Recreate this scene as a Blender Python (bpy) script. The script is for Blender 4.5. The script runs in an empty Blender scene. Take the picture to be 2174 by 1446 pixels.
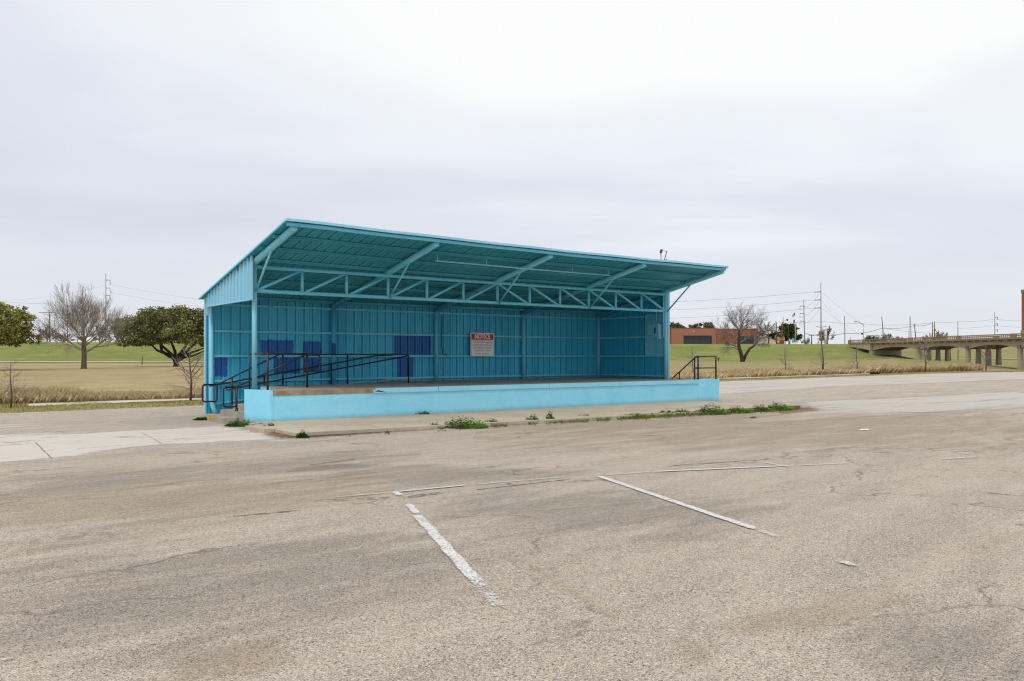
import bpy, bmesh, math, random
import numpy as np
from mathutils import Vector, Matrix, Euler, noise as mnoise
random.seed(7); np.random.seed(7)
PI = math.pi; R = math.radians
scene = bpy.context.scene
C = scene.collection

# ------------------------------------------------------------------ camera numbers (photo is 2174 x 1446)
F, HZ, CX, EYE = 1729.2, 757.87, 1087.0, 1.72
LOT = -0.05
def at(px, py, d):            # a point seen at (px,py) at depth d
    return Vector(((px-CX)/F*d, d, EYE-(py-HZ)/F*d))
def gnd(px, py, z=LOT):       # a point on the level z
    return at(px, py, F*(EYE-z)/(py-HZ))

# ------------------------------------------------------------------ mesh helpers
class MB:
    def __init__(s): s.v=[]; s.f=[]; s.s=[]
    def add(s, vs, fs, smooth=False):
        o=len(s.v); s.v+= [tuple(v) for v in vs]
        for f in fs: s.f.append(tuple(i+o for i in f)); s.s.append(smooth)
        return s
    def box(s, a, b, c, d, e, f):
        v=[(a,c,e),(b,c,e),(b,d,e),(a,d,e),(a,c,f),(b,c,f),(b,d,f),(a,d,f)]
        return s.add(v,[(3,2,1,0),(4,5,6,7),(0,1,5,4),(1,2,6,5),(2,3,7,6),(3,0,4,7)])
    def prism(s, poly, z0, z1):     # poly of (x,y), counter-clockwise; z0,z1 numbers
        n=len(poly); v=[(x,y,z0) for x,y in poly]+[(x,y,z1) for x,y in poly]
        fs=[tuple(reversed(range(n))),tuple(range(n,2*n))]+[(i,(i+1)%n,(i+1)%n+n,i+n) for i in range(n)]
        return s.add(v,fs)
    def slab(s, poly3, vec):        # any planar polygon pushed along vec
        n=len(poly3); vec=Vector(vec); v=[Vector(p) for p in poly3]; v=v+[p+vec for p in v]
        fs=[tuple(reversed(range(n))),tuple(range(n,2*n))]+[(i,(i+1)%n,(i+1)%n+n,i+n) for i in range(n)]
        return s.add(v,fs)
    def bar(s, p, q, w, h, up=(0,0,1)):
        p=Vector(p); q=Vector(q); d=(q-p).normalized(); x=d.cross(Vector(up)).normalized(); y=x.cross(d)
        c=[(-.5,-.5),(.5,-.5),(.5,.5),(-.5,.5)]
        v=[p+x*w*a+y*h*b for a,b in c]+[q+x*w*a+y*h*b for a,b in c]
        return s.add(v,[(0,1,2,3),(7,6,5,4),(1,0,4,5),(2,1,5,6),(3,2,6,7),(0,3,7,4)])
    def tube(s, pts, r, n=8, cap=True):
        pts=[Vector(p) for p in pts]; m=len(pts)
        rs=r if isinstance(r,(list,tuple)) else [r]*m
        d0=(pts[1]-pts[0]).normalized()
        ref=Vector((0,0,1)) if abs(d0.z)<.9 else Vector((1,0,0))
        x=d0.cross(ref).normalized(); vs=[]
        for i in range(m):
            a=(pts[i]-pts[i-1]).normalized() if i else d0
            b=(pts[i+1]-pts[i]).normalized() if i<m-1 else a
            t=(a+b)
            t=t.normalized() if t.length>1e-6 else a
            x=(x-t*x.dot(t)); x=x.normalized() if x.length>1e-6 else t.orthogonal().normalized()
            y=t.cross(x); k=1/max(.5,a.dot(t))
            for j in range(n):
                an=2*PI*j/n; vs.append(pts[i]+(x*math.cos(an)+y*math.sin(an))*rs[i]*(k if n>4 else 1))
        fs=[(i*n+j,i*n+(j+1)%n,(i+1)*n+(j+1)%n,(i+1)*n+j) for i in range(m-1) for j in range(n)]
        s.add(vs,fs,True)
        if cap:
            o=len(s.v)-len(vs)
            s.f.append(tuple(o+j for j in reversed(range(n)))); s.s.append(False)
            s.f.append(tuple(o+(m-1)*n+j for j in range(n))); s.s.append(False)
        return s
    def build(s, name, m, parent=None, loc=None):
        me=bpy.data.meshes.new(name); me.from_pydata(s.v,[],s.f)
        me.polygons.foreach_set('use_smooth', s.s); me.update()
        o=bpy.data.objects.new(name,me); C.objects.link(o)
        if m: me.materials.append(m)
        if parent: o.parent=parent
        if loc is not None: o.location=loc
        return o
def npmesh(name, V, Fc, m, parent=None, smooth=False):
    V=np.asarray(V,np.float32).reshape(-1,3); Fc=np.asarray(Fc,np.int32); k=Fc.shape[1]
    me=bpy.data.meshes.new(name); me.vertices.add(len(V)); me.vertices.foreach_set('co',V.ravel())
    me.loops.add(Fc.size); me.loops.foreach_set('vertex_index',Fc.ravel())
    me.polygons.add(len(Fc)); me.polygons.foreach_set('loop_start',np.arange(0,Fc.size,k,dtype=np.int32))
    me.polygons.foreach_set('use_smooth',np.full(len(Fc),smooth)); me.update(calc_edges=True); me.validate()
    o=bpy.data.objects.new(name,me); C.objects.link(o); me.materials.append(m)
    if parent: o.parent=parent
    return o
def thing(name, label, cat, loc=(0,0,0), rz=0, group=None):
    o=bpy.data.objects.new(name,None); C.objects.link(o); o.empty_display_size=.2
    o.location=loc; o.rotation_euler=(0,0,rz); return tag(o,label,cat,group)
def tag(o, label, cat, group=None):
    o['label']=label; o['category']=cat
    if group: o['group']=group
    return o
def struct(o): o['kind']='structure'; return o
def stuff(o): o['kind']='stuff'; return o

# ------------------------------------------------------------------ material helpers
class NT:
    def __init__(s, name):
        s.m=bpy.data.materials.new(name); s.m.use_nodes=True; s.t=s.m.node_tree
        s.b=s.t.nodes['Principled BSDF']; s.out=s.t.nodes['Material Output']
    def n(s, typ, **kw):
        x=s.t.nodes.new('ShaderNode'+typ)
        for k,v in kw.items():
            if k in x.inputs.keys() if isinstance(k,str) else False: x.inputs[k].default_value=v
            else: setattr(x,k,v)
        return x
    def l(s,a,b): s.t.links.new(a,b)
    def coord(s, which='Object', scale=(1,1,1), rot=(0,0,0)):
        tc=s.n('TexCoord'); mp=s.n('Mapping'); mp.inputs['Scale'].default_value=scale; mp.inputs['Rotation'].default_value=rot
        s.l(tc.outputs[which],mp.inputs['Vector']); return mp.outputs['Vector']
    def wpos(s, scale=(1,1,1), rz=0):
        g=s.n('NewGeometry'); mp=s.n('Mapping'); mp.vector_type='POINT'
        mp.inputs['Rotation'].default_value=(0,0,rz); mp.inputs['Scale'].default_value=(1,1,1)
        s.l(g.outputs['Position'],mp.inputs['Vector'])
        m2=s.n('Mapping'); m2.inputs['Scale'].default_value=scale; s.l(mp.outputs[0],m2.inputs['Vector']); return m2.outputs[0]
    def noise(s, vec, scale, detail=4, rough=.55, dist=0):
        x=s.n('TexNoise'); x.inputs['Scale'].default_value=scale; x.inputs['Detail'].default_value=detail
        x.inputs['Roughness'].default_value=rough; x.inputs['Distortion'].default_value=dist
        s.l(vec,x.inputs['Vector']); return x.outputs['Fac']
    def ramp(s, fac, stops, interp='LINEAR'):
        x=s.n('ValToRGB'); cr=x.color_ramp; cr.interpolation=interp
        while len(cr.elements)<len(stops): cr.elements.new(.5)
        for e,(p,c) in zip(cr.elements,stops):
            e.position=p; e.color=(c[0],c[1],c[2],1) if isinstance(c,(tuple,list)) else (c,c,c,1)
        s.l(fac,x.inputs[0]); return x.outputs['Color']
    def mix(s, fac, a, b, mode='MIX'):
        x=s.n('Mix'); x.data_type='RGBA'; x.blend_type=mode
        for i,q in ((0,fac),(6,a),(7,b)):
            if isinstance(q,(int,float)): x.inputs[i].default_value=q
            elif isinstance(q,(tuple,list)): x.inputs[i].default_value=(q[0],q[1],q[2],1)
            else: s.l(q,x.inputs[i])
        return x.outputs[2]
    def math(s, op, a, b=0.0, clamp=False):
        x=s.n('Math'); x.operation=op; x.use_clamp=clamp
        for i,q in ((0,a),(1,b)):
            if isinstance(q,(int,float)): x.inputs[i].default_value=q
            else: s.l(q,x.inputs[i])
        return x.outputs[0]
    def sep(s, vec):
        x=s.n('SeparateXYZ'); s.l(vec,x.inputs[0]); return x.outputs
    def bump(s, h, strength=.3, dist=.02):
        x=s.n('Bump'); x.inputs['Strength'].default_value=strength; x.inputs['Distance'].default_value=dist
        s.l(h,x.inputs['Height']); s.l(x.outputs[0],s.b.inputs['Normal'])
    def fin(s, col=None, rough=.7, spec=.3, metal=0):
        if col is not None:
            if isinstance(col,(tuple,list)): s.b.inputs['Base Color'].default_value=(col[0],col[1],col[2],1)
            else: s.l(col,s.b.inputs['Base Color'])
        if isinstance(rough,(int,float)): s.b.inputs['Roughness'].default_value=rough
        else: s.l(rough,s.b.inputs['Roughness'])
        s.b.inputs['Specular IOR Level'].default_value=spec; s.b.inputs['Metallic'].default_value=metal
        return s.m
def simple(name, col, rough=.7, spec=.3, var=.25, scale=3.0, bump=0):
    k=NT(name); v=k.coord('Object'); n=k.noise(v,scale,5)
    a=tuple(c*(1-var) for c in col); b=tuple(min(1,c*(1+var)) for c in col)
    c=k.ramp(n,[(.3,a),(.7,b)])
    if bump: k.bump(k.noise(v,scale*6,4),bump)
    return k.fin(c,rough,spec)
def leafmat(name, c0, c1, scale=.6, rough=.6):
    k=NT(name); g=k.n('NewGeometry'); v=k.coord('Object'); n=k.noise(v,scale,3)
    m=k.math('ADD',k.math('MULTIPLY',g.outputs['Random Per Island'],.55),k.math('MULTIPLY',n,.6))
    return k.fin(k.ramp(m,[(.2,c0),(.9,c1)]),rough,.05)

def paint_mat(name, col, dirt=(.05,.07,.07), dirt_amt=.35, faded=None, streak=True, chips=0.0, rough=.5, scale=1.0, bump=.05):
    k=NT(name); v=k.coord('Object',(2.2,2.2,.35) if streak else (1,1,1)); v1=k.coord('Object')
    n1=k.noise(v,1.6*scale,6,.65); n2=k.noise(v1,.8*scale,4); n3=k.noise(v1,22*scale,5,.7)
    fd=faded or tuple(min(1,c*1.15+.02) for c in col)
    c=k.mix(k.ramp(n2,[(.35,0.0),(.7,1.0)]),col,fd)
    d=k.ramp(n1,[(.5,0.0),(.8,1.0)])
    c=k.mix(k.math('MULTIPLY',d,dirt_amt),c,dirt)
    c=k.mix(k.math('MULTIPLY',k.ramp(n3,[(.45,0.0),(.75,1.0)]),.18),c,dirt)
    if chips:
        ch=k.ramp(k.noise(v1,9*scale,8,.75),[(.72-chips*.1,0.0),(.74-chips*.1,1.0)])
        c=k.mix(ch,c,(.16,.14,.12))
    k.bump(n3,bump,.01)
    return k.fin(c,rough,.35)

# colours of the pavilion
M={}
M['steel']=paint_mat('blue_steel_paint',(.13,.54,.70),dirt_amt=.2,faded=(.20,.62,.76),streak=False,scale=1.3)
M['steel_pale']=paint_mat('pale_blue_steel_paint',(.19,.57,.71),dirt_amt=.12,faded=(.27,.64,.76),streak=False,scale=1.3)
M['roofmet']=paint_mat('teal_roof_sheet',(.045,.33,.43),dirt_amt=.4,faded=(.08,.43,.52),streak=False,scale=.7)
M['gable']=paint_mat('faded_blue_gable_sheet',(.29,.61,.76),dirt_amt=.05,faded=(.36,.65,.78),dirt=(.1,.25,.32))
M['concblue']=paint_mat('sky_blue_concrete_paint',(.20,.60,.80),dirt=(.17,.36,.42),dirt_amt=.14,faded=(.30,.66,.83),streak=False,rough=.8,scale=1.6,bump=.35)
def wall_paint():
    k=NT('sky_blue_concrete_paint'); v=k.coord('Object'); x,y,z=k.sep(v)
    n=k.noise(v,1.3,6,.65); n2=k.noise(k.coord('Object',(1.5,1.5,5)),1.2,6,.7); n3=k.noise(v,26,6,.75); n4=k.noise(v,7,8,.78)
    c=k.mix(k.ramp(n,[(.3,0.0),(.7,1.0)]),(.25,.70,.93),(.36,.78,.95))
    c=k.mix(k.math('MULTIPLY',k.ramp(n2,[(.52,0.0),(.72,1.0)]),.35),c,(.17,.61,.88))
    spl=k.math('MULTIPLY',k.ramp(k.math('ADD',z,k.math('MULTIPLY',n4,.14)),[(.10,1.0),(.24,0.0)]),.6)
    c=k.mix(spl,c,(.20,.36,.40))
    strk=k.ramp(k.noise(k.coord('Object',(5,5,.5)),1.4,6,.7),[(.62,0.0),(.74,1.0)])
    c=k.mix(k.math('MULTIPLY',strk,.3),c,(.22,.34,.34))
    ch=k.ramp(k.noise(v,11,9,.8),[(.645,0.0),(.67,1.0)]); c=k.mix(k.math('MULTIPLY',ch,.8),c,(.20,.19,.17))
    k.bump(k.math('ADD',n3,k.math('MULTIPLY',n4,.8)),.4,.012)
    return k.fin(c,.8,.25)
M['concblue']=wall_paint()
M['board']=paint_mat('blue_board_paint',(.28,.70,.91),dirt_amt=.12,faded=(.38,.76,.93),streak=False,rough=.75,scale=1.2,chips=.75,bump=.3)
M['black']=simple('black_rail_paint',(.013,.010,.009),.38,.5,.5,9)
M['galv']=simple('grey_galvanised_metal',(.42,.44,.46),.4,.5,.15,5)
M['dark']=simple('dark_metal',(.03,.03,.03),.5,.4,.3,5)

def wall_mat():
    k=NT('turquoise_wall_sheet'); v=k.coord('Object'); vs=k.coord('Object',(1.0,1.0,.16))
    x,y,z=k.sep(v)
    sheet=k.n('TexWhiteNoise'); sheet.noise_dimensions='1D'
    k.l(k.math('FLOOR',k.math('DIVIDE',x,.915)),sheet.inputs['W'])
    c=k.mix(sheet.outputs['Value'],(.032,.42,.65),(.065,.52,.735))
    c=k.mix(k.math('MULTIPLY',k.ramp(k.noise(vs,2.2,6,.7),[(.48,0.0),(.78,1.0)]),.42),c,(.03,.16,.19))
    c=k.mix(k.math('MULTIPLY',k.ramp(k.noise(v,1.1,4),[(.45,0.0),(.75,1.0)]),.35),c,(.09,.50,.60))
    run=k.ramp(k.noise(k.coord('Object',(6,1,.35)),1.5,6,.75),[(.62,0.0),(.75,1.0)])
    east=k.ramp(k.math('DIVIDE',k.math('SUBTRACT',x,10.5),6.0),[(0.0,0.0),(1.0,1.0)])
    c=k.mix(k.math('MULTIPLY',k.math('MULTIPLY',run,east),.55),c,(.02,.06,.08))
    # touched-up rectangles of dark blue paint over graffiti
    wob=k.noise(k.coord('Object',(9,1,3)),2.0,3)
    w=k.math('MULTIPLY',k.math('SUBTRACT',wob,.5),.16); w2=k.math('MULTIPLY',k.math('SUBTRACT',k.noise(k.coord('Object',(14,1,2)),2.5,2),.5),.22)
    xx=k.math('ADD',x,k.math('MULTIPLY',w,.5)); zz=k.math('ADD',z,w2)
    msk=None
    for (a,b,c0,c1) in [(.15,.55,1.10,1.69),(1.6,2.73,1.79,2.27),(2.05,2.96,1.17,1.70),(3.06,3.72,1.79,2.25),(3.08,3.72,1.20,1.68),(6.5,8.05,1.79,2.5),(6.63,7.3,.99,1.70)]:
        hx=k.math('LESS_THAN',k.math('ABSOLUTE',k.math('SUBTRACT',xx,(a+b)/2)),(b-a)/2)
        hz=k.math('LESS_THAN',k.math('ABSOLUTE',k.math('SUBTRACT',zz,(c0+c1)/2)),(c1-c0)/2)
        m=k.math('MULTIPLY',hx,hz); msk=m if msk is None else k.math('MAXIMUM',msk,m)
    bl=k.mix(k.noise(vs,4,4),(.007,.085,.33),(.02,.14,.45))
    c=k.mix(k.math('MULTIPLY',msk,k.ramp(k.noise(k.coord('Object',(5,1,1.5)),3,5,.7),[(.25,.8),(.5,.97)])),c,bl)
    return k.fin(c,.45,.35)
M['wall']=wall_mat()
def column_patch():
    k=NT('blue_steel_paint_with_patch'); v=k.coord('Object'); x,y,z=k.sep(v)
    n=k.noise(v,1.0,4); c=k.mix(n,(.06,.40,.54),(.12,.49,.62))
    w=k.math('MULTIPLY',k.math('SUBTRACT',k.noise(v,14,2),.5),.12)
    hz=k.math('LESS_THAN',k.math('ABSOLUTE',k.math('SUBTRACT',k.math('ADD',z,w),1.99)),.2)
    return k.fin(k.mix(hz,c,(.012,.09,.30)),.5,.35)
M['steel_patch']=column_patch()

def concrete(name, c0, c1, stain=(.2,.18,.15), scale=1.0, amt=.45):
    k=NT(name); v=k.wpos()
    n=k.noise(v,.7*scale,6,.6); n2=k.noise(v,4*scale,6,.7); n3=k.noise(v,60,3,.6)
    c=k.mix(k.ramp(n,[(.3,0.0),(.7,1.0)]),c0,c1)
    c=k.mix(k.math('MULTIPLY',k.ramp(n2,[(.5,0.0),(.75,1.0)]),amt),c,stain)
    c=k.mix(k.math('MULTIPLY',k.ramp(n3,[(.45,0.0),(.7,1.0)]),.3),c,stain)
    k.bump(k.noise(v,30,6,.7),.35,.01)
    return k.fin(c,.9,.2)
M['walk']=concrete('weathered_sidewalk_concrete',(.44,.37,.27),(.56,.49,.385),(.22,.18,.13))
M['concgrey']=concrete('grey_step_concrete',(.33,.29,.24),(.44,.39,.33),(.16,.14,.12))
M['bridgeconc']=concrete('brown_bridge_concrete',(.27,.205,.125),(.36,.28,.18),(.13,.10,.07),.35,.6)
M['bridgepale']=concrete('pale_bridge_concrete',(.38,.33,.25),(.48,.42,.32),(.2,.16,.12),.35,.5)
M['footpath']=concrete('pale_footpath_concrete',(.52,.46,.38),(.62,.56,.48),(.4,.34,.27),.5)
def floor_mat():
    k=NT('stage_floor_boards'); v=k.coord('Object'); n=k.noise(k.coord('Object',(.4,2,1)),2,6,.6)
    c=k.ramp(n,[(.3,(.29,.255,.215)),(.7,(.42,.375,.325))])
    y=k.ramp(k.noise(k.coord('Object',(.35,3,1)),1.2,4),[(.56,0.0),(.6,1.0)])
    x,yy,z=k.sep(v)
    edge=k.ramp(k.math('ADD',yy,2.0),[(.66,1.0),(1.0,0.0)])
    c=k.mix(k.math('MULTIPLY',k.math('MULTIPLY',y,edge),.8),c,(.50,.33,.07))
    return k.fin(c,.85,.2)
M['floor']=floor_mat()

# ------------------------------------------------------------------ the pavilion, in its own frame: x along the front, y to the back
YAW=.9246; U=Vector((math.sin(YAW),math.cos(YAW),0)); Wv=Vector((-math.cos(YAW),math.sin(YAW),0)); O0=Vector((-7.0367,22.2525,0))
def SV(s,v,z=0): return O0+U*s+Wv*v+Vector((0,0,z))
L,D,FL,ZL,ZU,OV=16.406,3.861,.84,3.527,4.186,2.742
stage=thing('stage_pavilion','long turquoise open-fronted metal stage shelter on a sky blue concrete platform with sloping roof','stage shelter',O0,PI/2-YAW)
def S(name, mb, m, parent=None): return mb.build(name,M[m] if isinstance(m,str) else m,parent or stage)
RS=[L*i/4 for i in range(5)]
ZR=[3.50,3.455,3.468,3.485,3.52]; ZE=[4.885,4.838,4.815,4.822,4.85]
def axis(s,v):      # height of the rafter axis at (s,v), sagging between rafters
    s=min(max(s,0),L); i=min(3,int(s/(L/4))); t=s/(L/4)-i
    zr=ZR[i]*(1-t)+ZR[i+1]*t; ze=ZE[i]*(1-t)+ZE[i+1]*t
    return zr+(ze-zr)*(D-v)/(D+OV)
RR=.088
def roofz(s,v): return axis(s,v)+RR+.028+.006*math.sin(s*1.9)*max(0,-v)/3

PROF=[(0,0),(.008,.05),(.062,.05),(.070,0),(.135,0),(.138,.014),(.162,.014),(.165,0),(.213,0),(.216,.014),(.240,.014),(.243,0)]
def profile(a,b,per=.305):
    out=[(a,0)]; k=math.floor(a/per)
    while k*per<b:
        for x,o in PROF:
            X=k*per+x
            if a+1e-4<X<b-1e-4: out.append((X,o))
        k+=1
    return out+[(b,0)]
def sheet(prof, rows, fn, th=.004):   # fn(x,off,row)->point ; closed thin sheet
    n=len(prof); mb=MB(); vs=[]
    for e in (0,th):
        for r in rows:
            for x,o in prof: vs.append(fn(x,o+e,r))
    m=len(rows); N=n*m; fs=[]
    for j in range(m-1):
        for i in range(n-1):
            a=j*n+i; fs.append((a,a+1,a+n+1,a+n)); fs.append((a+N+n,a+N+n+1,a+N+1,a+N))
    for i in range(n-1):
        fs.append((i+1,i,i+N,i+1+N)); b=(m-1)*n+i; fs.append((b,b+1,b+1+N,b+N))
    for j in range(m-1):
        fs.append((j*n,(j+1)*n,(j+1)*n+N,j*n+N)); b=j*n+n-1; fs.append((b+n,b,b+N,b+n+N))
    return mb.add(vs,fs)
# roof
rows=[4.3+(-2.91-4.3)*i/12 for i in range(13)]
S('roof_sheet',sheet(profile(-.24,16.55),rows,lambda x,o,r:(x,r,roofz(x,r)+o)),'roofmet')
mb=MB(); pts=[(-.24+16.79*i/40) for i in range(41)]
for a,b in zip(pts[:-1],pts[1:]): mb.bar((a,-2.922,roofz(a,-2.91)+.026),(b,-2.922,roofz(b,-2.91)+.026),.018,.066)
S('roof_edge_trim',mb,'gable')
mb=MB()
for a,b in zip(rows[:-1],rows[1:]): mb.bar((-.25,a,roofz(-.24,a)+.012),(-.25,b,roofz(-.24,b)+.012),.016,.045)
S('roof_rake_trim',mb,'steel')
mb=MB()
for a,b in zip(rows[:-1],rows[1:]): mb.bar((16.56,a,roofz(16.6,a)+.012),(16.56,b,roofz(16.6,b)+.012),.016,.045)
S('roof_rake_trim',mb,'steel')
for v in (-2.83,-1.92,-.99,-.06,.87,1.80,2.73,3.66):
    mb=MB(); xs=[-.2+16.7*i/16 for i in range(17)]
    for a,b in zip(xs[:-1],xs[1:]):
        mb.bar((a,v,roofz(a,v)-.053),(b,v,roofz(b,v)-.053),.05,.085)
        mb.bar((a,v-.035,roofz(a,v-.035)-.092),(b,v-.035,roofz(b,v-.035)-.092),.03,.012)
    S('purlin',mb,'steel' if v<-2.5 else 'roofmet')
# rafters and braces
for i,s in enumerate(RS):
    p0=Vector((s,D+.02,axis(s,D+.02))); p1=Vector((s,-OV-.05,axis(s,-OV-.05)))
    r=S('rafter',MB().tube([p0,p1],RR,20),'steel_pale' if i==0 else 'steel')
    q=Vector((s,-1.28,axis(s,-1.28)-.06)); S('brace',MB().tube([(s+.02,-.06,ZL-.02),q],.03,10),'steel_pale' if i==0 else 'steel',r)
# columns
S('front_column',MB().tube([(0,0,FL-.02),(0,0,4.23)],.066,20),'steel_pale')
S('front_column',MB().tube([(L,0,FL-.02),(L,0,4.23)],.066,20),'steel_pale')
for i,s in enumerate(RS):
    z0=-.1 if i==0 else FL-.02
    pts=[(s,D,z0),(s,D,axis(s,D)+.02)]
    if i==0: pts=[(s+.16,D-.1,-.12),(s+.05,D-.05,.15),(s,D,.4),(s,D,axis(s,D)+.02)]
    c=S('rear_column',MB().tube(pts,.07,18),'steel_patch' if i==1 else ('steel_pale' if i==0 else 'steel'))
# truss
tr=S('truss',MB().tube([(.05,0,ZU),(L-.05,0,ZU)],.055,16),'steel')
S('bottom_chord',MB().tube([(.05,0,ZL),(L-.05,0,ZL)],.055,16),'steel',tr)
for i in range(1,12):
    s=L*i/12; S('vertical_strut',MB().tube([(s,0,ZL+.03),(s,0,ZU-.03)],.044,14),'steel',tr)
for i in range(12):
    a,b=L*i/12,L*(i+1)/12
    if i<6: p,q=(a+.1,0,ZL+.03),(b-.06,0,ZU-.04)
    else: p,q=(a+.06,0,ZU-.04),(b-.1,0,ZL+.03)
    S('diagonal_strut',MB().tube([p,q],.04,14),'steel',tr)
# back wall, right wall, gable
def wz0(x): return -.1 if x<5.9 else FL-.05
S('back_wall',sheet(profile(-.11,16.5),[0,.5,1],lambda x,o,r:(x,D+.13+o,wz0(x)+(roofz(x,D+.13)-.005-wz0(x))*r)),'wall')
S('wall_end_trim',MB().box(-.16,-.115,D+.09,D+.18,-.1,3.55),'gable')
S('right_wall',sheet(profile(.02,D+.1),[0,.5,1],lambda x,o,r:(L+.12+o,x,FL-.05+(roofz(L,x)-.005-FL+.05)*r)),'wall')
S('gable_panel',sheet(profile(-.2,3.66,.29),[0,1],lambda x,o,r:(-.14-o,x,3.285+(roofz(0,x)-.005-3.285)*r)),'gable')
mb=MB().box(-.19,-.12,-.235,-.2,3.27,roofz(0,-.21)-.01).box(-.2,-.1,-.2,3.66,3.255,3.285).box(-.19,-.1,3.66,3.70,3.0,3.6)
S('gable_trim',mb,'gable')
for z in (3.36,2.53,1.75,.965):
    S('wall_girt',MB().box(.06,L-.05,D+.03,D+.125,z-.035,z+.03).box(.06,L-.05,D+.02,D+.03,z-.035,z-.005),'steel')
    if z>1: S('wall_girt',MB().box(L+.04,L+.118,.07,D-.06,z-.035,z+.03),'steel')
S('wall_girt',MB().box(L+.04,L+.118,.07,D-.06,.93,.99),'steel')
S('wall_girt',MB().slab([(.06,D+.05,.22),(5.5,D+.05,.86),(5.5,D+.05,.90),(.06,D+.05,.26)],(0,.07,0)),'steel')
# right column trim of the side wall
S('corner_trim',MB().box(L+.07,L+.18,-.05,.018,FL,4.36),'steel_pale')
# loose strip of flashing bent up along the back of the floor
S('loose_flashing',MB().slab([(5.4,3.55,.845),(6.1,3.6,.93),(7.4,3.7,.93),(7.4,3.7,.915),(6.1,3.6,.915),(5.4,3.55,.84)],(0,.05,0)),'galv')

# platform
plat=S('platform',MB().prism([(-.06,-1.3),(18.02,-1.3),(18.02,-.55),(16.75,-.5),(16.75,4.0),(5.95,4.0),(5.95,2.3),(1.0,2.3),(1.0,-.25),(-.34,-.25)],-.15,.80),'concblue')
S('stage_floor',MB().prism([(1.0,-1.255),(16.78,-1.255),(16.78,3.99),(5.95,3.99),(5.95,2.28),(1.0,2.28)],.801,FL).prism([(-.02,-1.24),(.998,-1.25),(.998,-.26),(-.28,-.26)],.801,FL-.003),'floor')
S('end_wall',MB().prism([(16.79,-1.32),(18.03,-1.32),(18.03,-.54),(16.79,-.5)],-.1,.845),'concblue')
S('end_wall',MB().prism([(-.055,-1.315),(.02,-1.315),(-.25,-.24),(-.36,-.24)],-.12,.85),'concblue')
rawm=simple('exposed_tan_concrete_edge',(.33,.245,.15),.9,.2,.35,4,.4)
S('exposed_slab_edge',MB().box(.03,2.92,-1.308,-1.262,.70,.828),rawm)
def fascia(a,b,broken=False):
    n=6; poly=[]
    if broken: poly=[(a,-1.30,.70),(b,-1.30,.70),(b,-1.30,.838),(a+.02,-1.30,.838),(a+.07,-1.30,.80),(a-.01,-1.30,.775)]
    else: poly=[(a,-1.30,.70),(b,-1.30,.70),(b,-1.30,.84),(a,-1.30,.84)]
    return S('fascia_board',MB().slab(poly,(0,-.045,0)),'board',plat)
fascia(2.94,5.05,True); fascia(5.07,9.33); fascia(9.35,12.55); fascia(12.57,16.78)
S('splintered_wood',MB().slab([(2.96,-1.347,.745),(3.3,-1.347,.712),(3.26,-1.347,.735),(3.06,-1.347,.785)],(0,-.003,0)),simple('bare_splintered_wood',(.15,.09,.065),.9,.1,.4,12),plat)
# steps
for i in range(6):
    z=LOT+.148*(i+1); s0=-.92+.36*i
    v1=1.15
    st=S('step',MB().box(s0,s0+.42 if i<5 else 1.0,-.24,v1,-.15,z if i<5 else .836),'concgrey')
yel=simple('worn_yellow_paint',(.50,.33,.06),.8,.2,.35,7)
S('yellow_edge_stripe',MB().box(-.925,-.921,.35,1.1,.02,.09),yel)
# ramp along the back wall
S('ramp',MB().slab([(.1,2.32,-.12),(5.94,2.32,-.12),(5.94,2.32,.835),(.1,2.32,-.06)],(0,1.62,0)),'concgrey')
# railings
def rail(name,paths,r=.024,parent=None,m='black'):
    mb=MB()
    for p in paths: mb.tube(p,r,10)
    return S(name,mb,m,parent)
def loop(a,b,v,z0,z1,c=.06):  # rounded end loop
    pts=[]
    for (x,z,sx,sz) in ((a,z1,1,-1),(a,z0,1,1),(b,z0,-1,1),(b,z1,-1,-1)):
        pts.append((x,z,sx,sz))
    out=[]
    (x,z,sx,sz)=pts[0]; out+= [(x+sx*c,v,z),(x+.3*sx*c,v,z+.3*sz*c),(x,v,z+sz*c)]
    (x,z,sx,sz)=pts[1]; out+= [(x,v,z+sz*c),(x+.3*sx*c,v,z+.3*sz*c),(x+sx*c,v,z)]
    (x,z,sx,sz)=pts[2]; out+= [(x+sx*c,v,z),(x+.3*sx*c,v,z+.3*sz*c),(x,v,z+sz*c)]
    return out
v=.15
r1=rail('stair_railing',[[(-.42,v,.90),(-.79+.06,v,.90)]+loop(-.79,-.45,v,.37,.90)+[(-.45,v,.82),(-.45,v,.90)],[(-.50,v,.88),(1.5,v,1.77),(1.58,v,1.775)],[(1.58,v,1.775),(1.9,v,1.775),(1.96,v,1.74),(1.96,v,1.36),(1.9,v,1.31),(1.52,v,1.31),(1.47,v,1.36),(1.47,v,1.74)]])
rail('post',[[(-.44,v,.10),(-.44,v,.9)]],.03,r1); rail('post',[[(1.58,v,FL),(1.58,v,1.77)]],.03,r1)
rail('post_sleeve',[[(-.44,v,.098),(-.44,v,.32)]],.042,r1)
v=1.1
r2=rail('stair_railing',[[(-.64,v,.95),(-1.0,v,.95)]+loop(-1.06,-.67,v,.48,.95)+[(-.67,v,.88),(-.67,v,.95)],[(-.70,v,.93),(-.2,v,1.17),(1.12,v,1.79),(1.3,v,1.80)]])
rail('post',[[(-.25,v,.38),(-.25,v,1.14)]],.026,r2)
v=2.2
r3=rail('ramp_railing',[[(1.62,v,1.80),(6.0,v,1.80),(6.07,v,1.76),(6.07,v,FL)],[(-.06,v,.74),(.1,v,.775),(6.03,v,1.755)]])
for s in (1.66,3.82): rail('post',[[(s,v,FL if s<2 else .6),(s,v,1.8)]],.026,r3)
S('base_plate',MB().box(1.5,1.78,2.12,2.28,.839,.855),'black',r3)
v=3.62
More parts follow.
